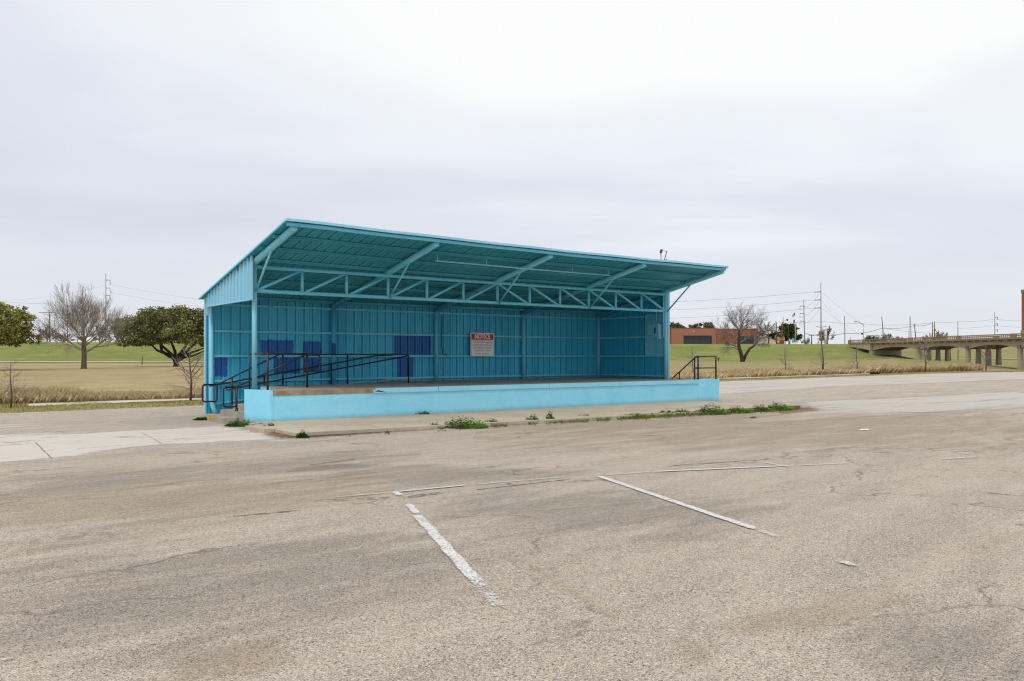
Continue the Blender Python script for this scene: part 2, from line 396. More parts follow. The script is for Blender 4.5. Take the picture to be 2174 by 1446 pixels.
r4=rail('ramp_railing',[[(-.12,v,.82),(.05,v,.85),(5.6,v,1.77),(6.3,v,1.79)]])
for s in (1.6,3.9): rail('post',[[(s,v,.15+.15*s),(s,v,1.09+.166*(s-1.5))]],.026,r4)
r5=rail('guard_railing',[[(0,-.07,1.80),(-.02,-1.05,1.81)],[(-.02,-1.05,1.81),(.1,-1.05,1.805)]])
rail('post',[[(-.02,-1.05,FL-.01),(-.02,-1.05,1.83)]],.03,r5)
r6=rail('guard_railing',[[(-.08,.16,1.80),(1.58,.16,1.80)]]); rail('post',[[(-.08,.16,FL-.02),(-.08,.16,1.80)]],.024,r6)
r7=rail('guard_railing',[[(16.80,-1.2,1.735),(18.0,-1.2,1.735)],[(16.90,-1.2,1.29),(18.0,-1.2,1.29)],[(16.84,-1.2,1.74),(16.75,-1.15,1.70)]])
for s in (16.92,17.98): rail('post',[[(s,-1.2,.80),(s,-1.2,1.76)]],.032,r7)
r8=rail('stair_railing',[[(16.93,-1.17,1.735),(16.93,-1.05,1.70),(16.93,.35,.70)],[(16.93,-1.05,1.29),(16.93,-1.18,1.29)]],.026)
rail('post',[[(16.93,-1.02,.8),(16.93,-1.02,1.68)]],.028,r8); rail('post',[[(16.93,-.25,.4),(16.93,-.25,1.12)]],.024,r8)
# pipe and wiring under the roof
VP=-1.78; zz=lambda s:axis(s,VP)-RR-.03
pp=S('conduit_pipe',MB().tube([(4.70,VP,zz(4.7)),(8.2,VP,zz(8.2)),(11.67,VP,zz(11.67))],.028,8),'steel_pale')
for s in (4.75,6.5,8.25,9.95,11.6): S('pipe_hanger',MB().bar((s,VP,zz(s)),(s,VP,roofz(s,VP)-.01),.018,.035,(0,1,0)),'steel_pale',pp)
S('wiring',MB().tube([(6.2,1.2,4.05),(7.3,1.1,4.02),(8.4,1.0,3.92),(9.0,1.3,3.88),(10.5,1.3,3.92),(13.5,1.2,3.95)],.012,6),'dark')
S('wiring',MB().tube([(8.45,D-.0,3.25),(8.42,D+.0,2.2),(8.47,D-.02,1.83),(8.7,D-.02,1.80)],.014,6),'dark')

# notice sign (hangs on the wall)
sgn=thing('notice_sign','white notice sign with red header bolted inside the turquoise back wall','sign',SV(9.69,3.79,1.75),PI/2-YAW)
white=simple('sign_white',(.88,.86,.81),.5,.4,.04,3); red=simple('sign_red',(.52,.05,.012),.5,.4,.12,3); ink=simple('sign_ink',(.03,.03,.03),.6,.3,.1,3)
def rrect(w,h,r,x0=0,z0=0):
    o=[]
    for cx,cz,a0 in ((w-r,r,-90),(w-r,h-r,0),(r,h-r,90),(r,r,180)):
        for k in range(5): a=R(a0+22.5*k); o.append((x0+cx+r*math.cos(a),z0+cz+r*math.sin(a)))
    return o
SW,SH=1.11,.90
MB().slab([(x,0,z) for x,z in rrect(SW,SH,.05)],(0,.012,0)).build('sign_plate',white,sgn)
MB().slab([(x,-.003,z) for x,z in rrect(SW-.07,.235,.02,.035,SH-.27)],(0,.003,0)).build('header_panel',red,sgn)
fr=MB(); a0,b0,c0,d0=.035,SW-.035,.04,.60
for x0,x1,z0,z1 in ((a0,b0,c0,c0+.007),(a0,b0,d0-.007,d0),(a0,a0+.007,c0+.007,d0-.007),(b0-.007,b0,c0+.007,d0-.007)): fr.box(x0,x1,-.002,0,z0,z1)
fr.build('border_line',ink,sgn)
def text(body,size,x,z,m,parent,name,width=None,y=-.003,th=.002,bold=0):
    cu=bpy.data.curves.new(name,'FONT'); cu.body=body; cu.size=size; cu.align_x='CENTER'; cu.align_y='CENTER'; cu.extrude=th/2; cu.offset=bold
    t=bpy.data.objects.new(name,cu); C.objects.link(t); bpy.context.view_layer.update()
    me=bpy.data.meshes.new_from_object(t.evaluated_get(bpy.context.evaluated_depsgraph_get())); C.objects.unlink(t); bpy.data.objects.remove(t)
    xs=[q.co.x for q in me.vertices]; k=1
    if width: k=width/(max(xs)-min(xs))
    for q in me.vertices: q.co=Vector((x+q.co.x*k,y-q.co.z,z+q.co.y))
    me.materials.clear(); me.materials.append(m); o=bpy.data.objects.new(name,me); C.objects.link(o); o.parent=parent
    return o
text('NOTICE',.24,SW/2,SH-.15,white,sgn,'heading',.73,-.005,.002,.006)
for i,(b,wd,sz) in enumerate((('ENTRY BY ANY PERSONS OTHER THAN',.88,.075),('AUTHORIZED TARRANT REGIONAL WATER',.94,.075),('DISTRICT PERSONNEL IS PROHIBITED.',.88,.075),('VIOLATORS SUBJECT TO ARREST.',.77,.075),('Section 30.05, Texas Penal Code',.63,.05))):
    text(b,sz,SW/2,.528-.105*i if i<4 else .095,ink,sgn,'text_line',wd,-.002,.001,.0)
for z in (.03,.875): MB().tube([(SW/2,0,z),(SW/2,-.008,z)],.01,8).build('bolt',M['dark'],sgn)

# electrical panel on the right wall
ep=thing('electrical_panel','blue painted electrical board with meter boxes on the right inner wall beside the column','electrical panel',SV(L+.03,.12,1.77),PI/2-YAW)
def E(name,mb,m,par=None): return mb.build(name,M[m],par or ep)
E('backboard',MB().box(-.015,.005,.0,1.0,0,1.68),'steel')
E('meter_box',MB().box(-.16,-.016,.42,.72,.82,1.27),'steel')
b=E('breaker_box',MB().box(-.2,-.016,.17,.40,.72,1.28),'steel'); E('window',MB().box(-.206,-.2005,.25,.33,.88,1.12),'dark',b)
b=E('disconnect_switch',MB().box(-.24,-.016,.02,.15,.66,1.24).box(-.26,-.24,.05,.12,.95,1.3),'steel_pale'); E('switch_handle',MB().box(-.275,-.2605,.06,.1,.56,.8),'steel_pale',b)
E('conduit',MB().tube([(-.1,.3,1.28),(-.1,.3,2.0),(-.09,.34,2.18),(-.05,.5,2.22)],.02,8),'steel_pale')
E('conduit',MB().tube([(-.09,.62,1.27),(-.09,.62,1.42),(-.09,.55,1.48),(-.09,.33,1.48)],.018,8),'steel')
E('conduit',MB().tube([(-.09,.32,.72),(-.07,.28,.4),(-.07,.3,.02)],.014,8),'steel')
E('riser_pipe',MB().tube([(-.13,-.10,.7),(-.13,-.10,2.6)],.032,10),'steel_pale')
# service mast above the roof
ms=thing('service_mast','grey electric service mast with weatherhead poking above the right end of the roof','service mast',SV(L-.0,.25,4.53),PI/2-YAW)
MB().tube([(0,0,-.4),(0,0,1.32)],.03,10).build('mast_pipe',M['galv'],ms)
MB().tube([(0,0,1.31),(0,0,1.36),(0,-.02,1.42),(.04,-.04,1.45)],[.04,.055,.055,.03],10).build('weatherhead',simple('weatherhead_grey',(.12,.12,.12),.5,.3,.2,9),ms)
MB().tube([(0,0,1.42),(.34,0,1.41)],.014,6).build('insulator_arm',M['galv'],ms)
MB().tube([(.34,0,1.41),(.26,0,1.2),(.2,0,1.05),(.24,0,.95),(.33,0,1.1)],.016,6).build('cable',M['dark'],ms)

# ------------------------------------------------------------------ terrain
EDGE_X=[-900,0,438,1530,1800,1990,2174,3100]; EDGE_Y=[916,878,860.6,810.4,800,793.0,789.6,779]
def edge_d(px): return F*(EYE-LOT)/(np.interp(px,EDGE_X,EDGE_Y)-HZ)
PROFILES={ -1500:[(200,0),(216,.0),(219,.1),(224,.5),(229,.8),(264,6.6),(275,6.9),(320,6.0),(3000,6)],
 470:[(200,0),(226,.0),(230,.15),(235,.5),(240,.8),(272,6.6),(284,6.9),(320,6.0),(3000,6)],
 1380:[(180,0),(250,.2),(265,.55),(272,.7),(305,6.55),(318,6.7),(345,6.3),(3000,6)],
 1800:[(180,0),(240,.25),(262,.6),(270,.75),(300,6.5),(318,6.7),(345,6.3),(3000,6)],
 1850:[(180,0),(240,.4),(262,.7),(270,1.0),(292,4.5),(310,4.6),(345,2.5),(370,1.6),(430,7.0),(3000,7)],
 1900:[(170,0),(235,.6),(262,1.4),(285,2.7),(310,2.3),(345,.7),(368,.9),(425,7.3),(3000,7.3)],
 1950:[(150,0),(215,.5),(251,1.0),(285,.8),(310,.3),(350,.5),(364,.7),(420,7.4),(3000,7.4)],
 2050:[(130,0),(200,.15),(231,.25),(290,-.2),(350,.5),(364,.7),(420,7.4),(3000,7.4)],
 2110:[(115,-.05),(150,-.3),(211,-.9),(260,-.9),(350,.5),(364,.7),(420,7.4),(3000,7.4)],
 2174:[(112,-.1),(150,-.7),(211,-1.7),(260,-1.5),(350,.5),(364,.7),(420,7.4),(3000,7.4)],
 3500:[(112,-.1),(150,-.7),(211,-1.8),(260,-1.6),(350,.5),(364,.7),(420,7.4),(3000,7.4)]}
PK=sorted(PROFILES)
def terr(px,d):
    e=edge_d(px)
    if d<e+6:
        return float(np.interp(d,[e-2.5,e-.45,e+.25,e+.8,e+3,e+6],[-.45,-.16,-.025,.02,.03,0]))
    px=min(max(px,PK[0]),PK[-1]); i=max(j for j in range(len(PK)) if PK[j]<=px); i=min(i,len(PK)-2)
    def g(k): P=[(e+6,0)]+PROFILES[k]; return np.interp(d,[p[0] for p in P],[p[1] for p in P])
    t=(px-PK[i])/(PK[i+1]-PK[i]); return float(g(PK[i])*(1-t)+g(PK[i+1])*t)
def on(px,d,dz=0):   # point standing on the terrain
    return Vector(((px-CX)/F*d,d,terr(px,d)+dz))
def on_row(px,py,d0=60,d1=420): # terrain point seen on row py
    best=None
    for i in range(700):
        d=d0+(d1-d0)*i/700; z=terr(px,d); y=HZ-(z-EYE)/F*d*0+ (EYE-z)*F/d
        if y<=py: return on(px,d)
    return on(px,d1)
pxs=list(np.arange(-6000,-300,600))+list(np.arange(-300,2500,14))+list(np.arange(2500,8000,600))
offs=[-2.5,-1.2,-.45,-.2,0,.25,.5,.8,1.3,2,3,4.5,6]
ds=[8,12,18,26,36]+list(np.linspace(46,190,24))+list(np.arange(194,440,4))+[450,480,520,600,800,1200,2000,3000]
V=[];zone=[]
for px in pxs:
    e=float(edge_d(px)); col=[max(.5,e-8)]+[e+o for o in offs]
    col+= [e+6+(3000-e-6)*((x-8)/(3000-8)) if x<200 else x for x in []]
    rest=[d for d in ds if d>e+7]; need=len(ds)+len(offs)
    base=np.concatenate([np.linspace(e+9,e+9+ (194-e-9)*.98,28),np.arange(194,440,4),[450,480,520,600,800,1200,2000,3000]])
    col+=list(base)
    for d in col:
        X=(px-CX)/F*d; z=terr(px,d)
        h=mnoise.noise(Vector((X*.35,d*.35,0)))*.03+mnoise.noise(Vector((X*.05,d*.05,3)))*(.10 if d>e+20 else 0)
        if d<e-.5: h=min(h,0)
        V.append((X,d,z+h))
nr=len(col); nc=len(pxs)
Fq=[(i*nr+j,(i+1)*nr+j,(i+1)*nr+j+1,i*nr+j+1) for i in range(nc-1) for j in range(nr-1)]
def grass_mat():
    k=NT('grass_ground'); v=k.wpos(); at_=k.n('Attribute'); at_.attribute_name='green'
    n=k.noise(v,.035,5,.6); n2=k.noise(k.wpos((1,.35,1)),.35,5,.65); n3=k.noise(v,5,4,.7)
    tan=k.mix(k.ramp(n2,[(.3,0.0),(.7,1.0)]),(.38,.28,.15),(.58,.45,.27))
    tan=k.mix(k.math('MULTIPLY',k.ramp(n,[(.45,0.0),(.62,1.0)]),.35),tan,(.38,.33,.14))
    gr=k.mix(k.ramp(n2,[(.3,0.0),(.75,1.0)]),(.10,.205,.02),(.205,.285,.05))
    gr=k.mix(k.math('MULTIPLY',k.ramp(k.noise(k.wpos((1,1.8,1)),.09,5,.65),[(.44,0.0),(.66,1.0)]),.6),gr,(.38,.33,.14))
    f=k.math('ADD',at_.outputs['Fac'],k.math('MULTIPLY',k.math('SUBTRACT',n2,.5),.5),True)
    c=k.mix(f,tan,gr)
    n4=k.noise(k.wpos((.5,1.6,1)),1.1,7,.75); c=k.mix(k.math('MULTIPLY',k.ramp(n4,[(.42,0.0),(.66,1.0)]),.65),c,(.20,.15,.07))  # brown turf mottle; its strong contrast also paints in streaks of shade
    n5=k.noise(k.wpos((.06,.5,1)),1.0,6,.7); c=k.mix(k.math('MULTIPLY',k.ramp(n5,[(.48,0.0),(.68,1.0)]),.45),c,(.22,.17,.09))
    c=k.mix(k.math('MULTIPLY',k.ramp(n3,[(.4,0.0),(.75,1.0)]),.45),c,(.12,.10,.04))
    at2=k.n('Attribute'); at2.attribute_name='soil'
    c=k.mix(k.math('MULTIPLY',at2.outputs['Fac'],.85),c,(.15,.115,.075))
    k.bump(n3,.6,.06)
    return k.fin(c,.95,.1)
M['grass']=grass_mat()
ter=npmesh('terrain',V,Fq,M['grass'],smooth=True); struct(ter)
g=ter.data.attributes.new('green','FLOAT','POINT'); so=ter.data.attributes.new('soil','FLOAT','POINT'); vals=[];sl=[]
for (X,d,z) in V:
    px=CX+F*X/d; e=edge_d(px)
    if d<e+1.5: q=.5
    elif d<e+8: q=.25
    else:
        lev=np.interp(px,[450,1380],[219,262]); right=np.interp(px,[900,1500],[0,1])
        q=np.interp(d,[e+8,lev-40,lev-2,lev+6,262+45*right,310,330,350],[.0+.35*right,.08+.38*right,.15+.3*right,.95,.95,.4,.8,.5])
        if px>1900: q=np.interp(d,[e+8,130,200,250,340,370],[.45,.5,.7,.75,.6,.55])
    vals.append(float(q))
    sl.append(float(np.interp(px,[1860,1890,1945,1990],[0,1,1,0])*np.interp(d,[255,268,300,330],[0,1,1,.3])+np.interp(px,[2040,2090,2174],[0,.8,.9])*np.interp(d,[110,135,215,260],[0,1,1,0])))
g.data.foreach_set('value',vals); so.data.foreach_set('value',[min(1,x) for x in sl])

# ------------------------------------------------------------------ parking lot
def lot_mat():
    k=NT('worn_asphalt'); v=k.wpos(); st=k.wpos((.10,.55,1),-(PI/2-YAW)); st2=k.wpos((.28,1.5,1),-(PI/2-YAW)-.2)
    big=k.noise(st,1.0,7,.65,.6); mid=k.noise(st2,1.0,8,.72,.5); n1=k.noise(v,2.6,8,.75); sand=k.noise(st,1.7,7,.68,.8)
    c=k.mix(k.ramp(mid,[(.36,0.0),(.62,1.0)]),(.315,.278,.232),(.455,.398,.325))
    c=k.mix(k.math('MULTIPLY',k.ramp(big,[(.5,0.0),(.68,1.0)]),.6),c,(.49,.405,.305))
    c=k.mix(k.math('MULTIPLY',k.ramp(sand,[(.58,0.0),(.70,1.0)]),.5),c,(.50,.365,.225))
    c=k.mix(k.math('MULTIPLY',k.ramp(n1,[(.52,0.0),(.72,1.0)]),.4),c,(.22,.19,.16))
    dkn=k.noise(st2,2.3,9,.78,.3)
    c=k.mix(k.math('MULTIPLY',k.ramp(dkn,[(.56,0.0),(.72,1.0)]),.6),c,(.19,.165,.14))
    vo=k.n('TexVoronoi'); vo.inputs['Scale'].default_value=175; k.l(v,vo.inputs['Vector'])
    sp=k.sep(vo.outputs['Color'])[0]
    c=k.mix(k.math('MULTIPLY',k.ramp(sp,[(.0,1.0),(.28,0.0)]),.85),c,(.10,.085,.07))
    c=k.mix(k.math('MULTIPLY',k.ramp(sp,[(.66,0.0),(.93,1.0)]),.8),c,(.80,.69,.55))
    v2=k.n('TexVoronoi'); v2.inputs['Scale'].default_value=78; k.l(v,v2.inputs['Vector']); s2=k.sep(v2.outputs['Color'])[1]
    c=k.mix(k.math('MULTIPLY',k.ramp(s2,[(.0,1.0),(.12,0.0)]),.75),c,(.07,.06,.05))
    c=k.mix(k.math('MULTIPLY',k.ramp(s2,[(.86,0.0),(.96,1.0)]),.5),c,(.78,.68,.55))
    # hairline cracks
    vc=k.n('TexVoronoi'); vc.feature='DISTANCE_TO_EDGE'; vc.inputs['Scale'].default_value=.42; wv=k.n('VectorMath'); wv.operation='ADD'
    nn=k.n('TexNoise'); nn.inputs['Scale'].default_value=1.3; nn.inputs['Detail'].default_value=6; k.l(v,nn.inputs['Vector'])
    k.l(k.wpos((.35,1,1),-(PI/2-YAW)),wv.inputs[0]); k.l(nn.outputs['Color'],wv.inputs[1]); k.l(wv.outputs[0],vc.inputs['Vector'])
    cr=k.math('MULTIPLY',k.ramp(vc.outputs['Distance'],[(.0,1.0),(.011,0.0)]),k.ramp(k.noise(v,.5,4),[(.46,0.0),(.58,1.0)]))
    c=k.mix(k.math('MULTIPLY',cr,.7),c,(.12,.10,.08))
    k.bump(k.math('ADD',vo.outputs['Distance'],k.math('MULTIPLY',n1,.5)),.5,.010)
    return k.fin(c,.9,.2)
M['lot']=lot_mat()
def plan(px,py): p=gnd(px,py); return (p.x,p.y)
poly=[(-90,-25),(140,-25)]
ex=[]
for px in np.arange(3050,-900,-9.0):
    d=float(edge_d(px))+.10+.16*mnoise.noise(Vector((px*.11,0,0)))+.1*mnoise.noise(Vector((px*.4,5,0))); ex.append(((px-CX)/F*d,d))
poly+=[(140,60)]+ex+[(-90,22)]
mb=MB(); mb.add([(x,y,LOT) for x,y in poly],[tuple(range(len(poly)))])
struct(mb.build('parking_lot',M['lot']))

def sheet_mat(name, c0, c1, thr=.5, soft=.1, scale=3, speck=.35, stretch=(1,1,1), spec_c=(.2,.18,.16), amax=1.0, nmul=1.1):
    # a thin worn layer: fades out at its border (attribute) and where it is worn through
    k=NT(name); v=k.wpos(stretch,-(PI/2-YAW)); a=k.n('Attribute'); a.attribute_name='fade'
    n=k.noise(v,scale,7,.7); w=k.wpos()
    c=k.mix(k.noise(v,scale*.5,5),c0,c1)
    vo=k.n('TexVoronoi'); vo.inputs['Scale'].default_value=70; k.l(w,vo.inputs['Vector']); sp=k.sep(vo.outputs['Color'])[0]
    c=k.mix(k.math('MULTIPLY',k.ramp(sp,[(.0,1.0),(.3,0.0)]),speck),c,spec_c)
    al=k.math('ADD',a.outputs['Fac'],k.math('MULTIPLY',k.math('SUBTRACT',n,.5),nmul))
    al=k.ramp(al,[(thr-soft,0.0),(thr+soft,amax)])
    k.l(al,k.b.inputs['Alpha'])
    if 'paint' not in name: k.bump(k.noise(w,40,5,.7),.3,.01)
    return k.fin(c,.9,.2)
LAYER=[0]
def layer(name, pixels, m, fade_px=None, step=.5, inner=.35):
    # sheet over a ground polygon given by its corners; point attribute 'fade' drops to 0 at the border
    P=[plan(*p) for p in pixels]; LAYER[0]+=1; z=LOT+.0012+.0003*LAYER[0]
    xs=[p[0] for p in P]; ys=[p[1] for p in P]; nx=max(2,min(90,int((max(xs)-min(xs))/step))); ny=max(2,min(90,int((max(ys)-min(ys))/step)))
    vs=[];fs=[];fd=[]
    def inside(x,y):
        c=False; j=len(P)-1
        for i in range(len(P)):
            if (P[i][1]>y)!=(P[j][1]>y) and x<(P[j][0]-P[i][0])*(y-P[i][1])/(P[j][1]-P[i][1])+P[i][0]: c=not c
            j=i
        return c
    def dist(x,y):
        b=1e9
        for i in range(len(P)):
            x0,y0=P[i-1]; x1,y1=P[i]; l=(x1-x0)**2+(y1-y0)**2; t=max(0,min(1,((x-x0)*(x1-x0)+(y-y0)*(y1-y0))/max(l,1e-9)))
            b=min(b,math.hypot(x-x0-t*(x1-x0),y-y0-t*(y1-y0)))
        return b
    for i in range(nx+1):
        for j in range(ny+1):
            x=min(xs)+(max(xs)-min(xs))*i/nx; y=min(ys)+(max(ys)-min(ys))*j/ny
            vs.append((x,y,z)); dd=dist(x,y)*(1 if inside(x,y) else -1); fd.append(.5+max(-.5,min(.5,dd/inner*.5)))
    for i in range(nx):
        for j in range(ny):
            q=(i*(ny+1)+j,(i+1)*(ny+1)+j,(i+1)*(ny+1)+j+1,i*(ny+1)+j+1)
            if max(fd[t] for t in q)>.02: fs.append(q)
    o=MB().add(vs,fs).build(name,m); a=o.data.attributes.new('fade','FLOAT','POINT'); a.data.foreach_set('value',fd)
    return struct(o)
pale=sheet_mat('pale_worn_concrete',(.52,.475,.41),(.64,.59,.52),.55,.25,2.2,.4,(.4,1,1),(.3,.27,.24),1,2.6)
pale2=sheet_mat('grey_white_worn_pavement',(.49,.445,.385),(.60,.55,.485),.62,.28,.9,.4,(.16,1,1),(.25,.22,.19),.9,2.2)
dark=sheet_mat('dark_worn_asphalt',(.13,.118,.105),(.20,.18,.16),.85,.5,1.6,.6,(.22,1,1),(.07,.06,.05),.20,3.4)
sandm=sheet_mat('sandy_washed_soil',(.40,.28,.165),(.47,.35,.22),.85,.5,1.8,.5,(.25,1,1),(.2,.15,.1),.24,3.4)
layer('concrete_pavement',[(-500,935),(-20,900),(440,886),(520,862),(560,846),(1525,805),(1560,806),(2300,783),(2600,785),(2174,806),(1780,822),(1530,838),(1300,850),(560,880),(440,880),(0,908),(-500,960)],pale2,step=.7,inner=1.0)
layer('concrete_slab',[(-300,950),(-10,922),(200,918),(480,903),(600,925),(610,936),(330,944),(105,977),(-10,983),(-300,1020)],pale,step=.2,inner=.4)
layer('concrete_pavement',[(1640,872),(1700,853),(2000,838),(2300,826),(2600,850),(2174,866),(1900,886),(1600,899),(1500,894)],pale2,step=.5,inner=.8)
layer('asphalt_stain',[(50,1005),(400,985),(760,955),(900,960),(700,1000),(330,1030),(60,1050)],dark,step=.25,inner=.7)
layer('asphalt_stain',[(640,985),(1000,985),(1300,1000),(900,1040),(700,1030)],dark,step=.25,inner=.7)
layer('asphalt_stain',[(940,1050),(1350,1040),(1700,1080),(1500,1150),(1000,1140)],dark,step=.25,inner=.9)
layer('asphalt_stain',[(0,1180),(500,1150),(900,1130),(1050,1200),(700,1330),(100,1420),(-100,1300)],dark,step=.2,inner=.9)
layer('asphalt_stain',[(1750,1330),(2200,1280),(2300,1460),(1900,1480)],dark,step=.2,inner=.5)
layer('sand_patch',[(-100,1050),(400,1020),(800,1010),(820,1060),(500,1110),(-100,1130)],sandm,step=.25,inner=.8)
layer('sand_patch',[(1050,880),(1700,870),(2200,880),(2200,960),(1500,960),(1000,940)],sandm,step=.4,inner=2.6)
layer('sand_patch',[(1420,1350),(1530,1370),(1500,1420),(1420,1400)],sandm,step=.05,inner=.13)
layer('sand_patch',[(380,1380),(560,1350),(620,1420),(420,1450),(300,1450)],sandm,step=.08,inner=.2)
layer('sand_patch',[(1500,1330),(1900,1240),(1960,1280),(1600,1370)],sandm,step=.08,inner=.2)
# painted parking lines
wp=sheet_mat('worn_white_line_paint',(.60,.585,.55),(.72,.70,.665),.66,.2,42,.75,(1,1,1),(.30,.26,.22),1.0,2.6)
wpf=sheet_mat('faded_white_line_paint',(.6,.575,.53),(.7,.67,.62),1.02,.4,36,.6,(1,1,1),(.3,.27,.24),.75,3.2)
ypf=sheet_mat('faded_yellow_line_paint',(.47,.36,.17),(.5,.40,.2),1.05,.5,9,.5,(1,1,1),(.3,.25,.18),.2,3.5)
def line(a,b,w,m,name='painted_line',taper=False):
    p=Vector(plan(*a)); q=Vector(plan(*b)); LAYER[0]+=1; z=LOT+.0075+.0003*(LAYER[0]%40)
    d=(q-p); ln=d.length; d.normalize(); nrm=Vector((-d.y,d.x)); n=max(4,int(ln/.06)); vs=[];fd=[];fs=[]
    for i in range(n+1):
        t=i/n; o=.012*mnoise.noise(Vector((t*ln*3,a[0],0)))
        e=min(1,t*ln/.12,(1-t)*ln/.12)
        for k,f in ((-.5,.12),(-.36,.85),(0,1),(.36,.85),(.5,.12)):
            c=p+d*(t*ln)+nrm*(k*w+o); vs.append((c.x,c.y,z)); fd.append(f*(.3+.7*e)*(1 if not taper else 1-.55*max(0,t-.8)/.2))
    for i in range(n):
        for k in range(4): fs.append((i*5+k,i*5+k+1,i*5+k+6,i*5+k+5))
    o=MB().add(vs,fs).build(name,m); at_=o.data.attributes.new('fade','FLOAT','POINT'); at_.data.foreach_set('value',fd); return struct(o)
line((866,1070),(886,1094),.115,wp); line((884,1093),(1040,1268),.135,wp,taper=True); line((1030,1255),(1065,1296),.12,wpf)
line((1268,1011),(1610,1127),.135,wp); line((1605,1125),(1660,1145),.11,wpf)
line((822,1047.5),(1000,1030.5),.085,wp); line((690,1059),(830,1047),.08,wpf); line((1000,1030.5),(1210,1013),.07,wpf)
line((836,1044),(850,1055),.12,wp); line((1268,1011),(1390,1002.5),.08,wpf); line((1385,1003),(1700,989),.10,wp,taper=True); line((1690,989.5),(1815,984),.09,wpf); line((1620,982),(1680,994),.11,wpf); 
line((1990,977),(2080,971),.12,wpf); line((1775,1190),(1820,1206),.11,wp,taper=True); line((1838,1214),(1868,1219),.11,wpf)
line((1690,860),(1830,869),.12,wp); line((1900,876),(2010,876),.14,wp); line((2010,871),(2160,868),.14,wpf)
line((-12,1408),(40,1400),.05,wp); line((880,1100),(1130,1200),.09,ypf); line((1110,1190),(1330,1330),.09,ypf); line((900,1105),(1700,1040),.09,ypf); line((100,1255),(500,1215),.05,ypf)
# cracks
ck=sheet_mat('dark_crack_fill',(.05,.042,.034),(.12,.095,.07),.85,.3,10,.1,(1,1,1),(.05,.04,.03),.8,4.0)
for a,b,w in (((842,1061),(955,1045),.07),((660,1066),(842,1058),.05),((1000,1042),(1210,1018),.045),((480,1099),(650,1083),.05),((1070,1029),(1090,1027),.09),((560,1030),(830,1000),.03),((2075,1045),(2174,1055),.04),((1420,990),(1640,975),.05),((640,990),(760,975),.05)):
    line(a,b,w,ck,'pavement_crack')
for a,b,w in (((75,940),(112,976),.025),((300,919),(345,943),.02),((-10,948),(80,938),.025),((150,955),(520,925),.03),((470,903),(610,925),.03),((0,925),(200,920),.05),((330,900),(560,893),.03),((0,893),(430,872),.03),((1760,840),(2174,826),.06),((1700,862),(2174,850),.05)): line(a,b,w,ck,'pavement_joint')

# sidewalk in front of the stage: three long slabs with joints
def wk(px,py): p=gnd(px,py,.04); q=p-O0; return (q.dot(U),q.dot(Wv))
f0=wk(637,919); f1=wk(1688,864)
sw=MB(); nseg=48
def strip(s0,va0,vb0,s1,va1,vb1,zt):
    top=[];bot=[]
    for i in range(nseg+1):
        t=i/nseg; s=s0+(s1-s0)*t; j=.02*mnoise.noise(Vector((s*2.1,va0,0)))+.015*mnoise.noise(Vector((s*7,va0,2)))
        top.append((s,va0+(va1-va0)*t+j)); bot.append((s,vb0+(vb1-vb0)*t))
    pl=[SV(s,v) for s,v in top]+[SV(s,v) for s,v in reversed(bot)]
    sw.prism([(p.x,p.y) for p in pl],-.2,zt)
vf0,vf1=f0[1],f1[1]; wd0=(-1.32-vf0); wd1=(-1.32-vf1)
strip(f0[0]-.1,vf0,vf0+wd0*.36,f1[0]+.0,vf1,vf1+wd1*.36,.040)
strip(f0[0]-.35,vf0+wd0*.368,vf0+wd0*.74,f1[0]+.3,vf1+wd1*.366,vf1+wd1*.74,.043)
strip(f0[0]+.0,vf0+wd0*.748,-1.30,f1[0]+.6,vf1+wd1*.746,-1.30,.039)
struct(sw.build('sidewalk',M['walk']))
# soil along the kerb foot, coloured dark to paint in the shaded gap
soil=sheet_mat('soil_and_gap_shade',(.08,.06,.042),(.15,.105,.07),.62,.35,7,.3,(1,1,1),(.05,.04,.03),.92,2.6)
layer('soil_shade_strip',[(560,912),(600,930),(640,931),(900,913),(1300,890.5),(1700,869),(1740,869),(1692,866),(1690,862),(1300,880),(900,898),(640,917)],soil,step=.12,inner=.3)
rust=sheet_mat('reddish_leaf_litter',(.24,.11,.06),(.36,.20,.11),.85,.4,9,.3,(1,1,1),(.1,.05,.03),.7,3.5)
layer('leaf_litter',[(550,908),(590,906),(615,925),(600,934),(560,925)],rust,step=.06,inner=.2)
layer('leaf_litter',[(1640,874),(1720,862),(1745,872),(1660,880)],rust,step=.1,inner=.3)

# footpath beyond the lot (broken by grass)
fp=MB(); prev=None; vs=[];fs=[]
for i,px in enumerate(np.arange(60,1860,12.0)):
    e=float(edge_d(px)); k=np.interp(px,[60,1500,1860],[1.7,3.6,4.2]); w=np.interp(px,[60,1860],[1.4,3.0])
    for o in (k,k+w): vs.append(((px-CX)/F*(e+o),e+o,.05))
    if i: a=2*i; fs.append((a-2,a,a+1,a-1))
struct(MB().add(vs,fs).build('footpath',M['footpath']))
M['dirtpath']=concrete('pale_dirt_path',(.42,.36,.22),(.50,.44,.29),(.36,.32,.16),.4,.6)
for x0,x1,mt in ((-900,600,'footpath'),(600,1900,'dirtpath')):
    vs=[];fs=[]
    for i,px in enumerate(np.arange(x0,x1+1,20.0)):
        c=np.interp(px,[-900,470,1380,1800],[221.5,232.5,268,266]); hw=.8*np.interp(px,[0,450,1400],[1.7,1.0,1.2])
        for o in (-hw,hw): q=on(px,c+o,.09); vs.append(tuple(q))
        if i: a=2*i; fs.append((a-2,a,a+1,a-1))
    struct(MB().add(vs,fs).build('levee_path',M[mt]))
vs=[];fs=[]
for i,px in enumerate(np.arange(1980,2500,20.0)):
    for o in (356,363): q=on(px,o,.2); vs.append(tuple(q))
    if i: a=2*i; fs.append((a-2,a,a+1,a-1))
struct(MB().add(vs,fs).build('road',M['footpath']))

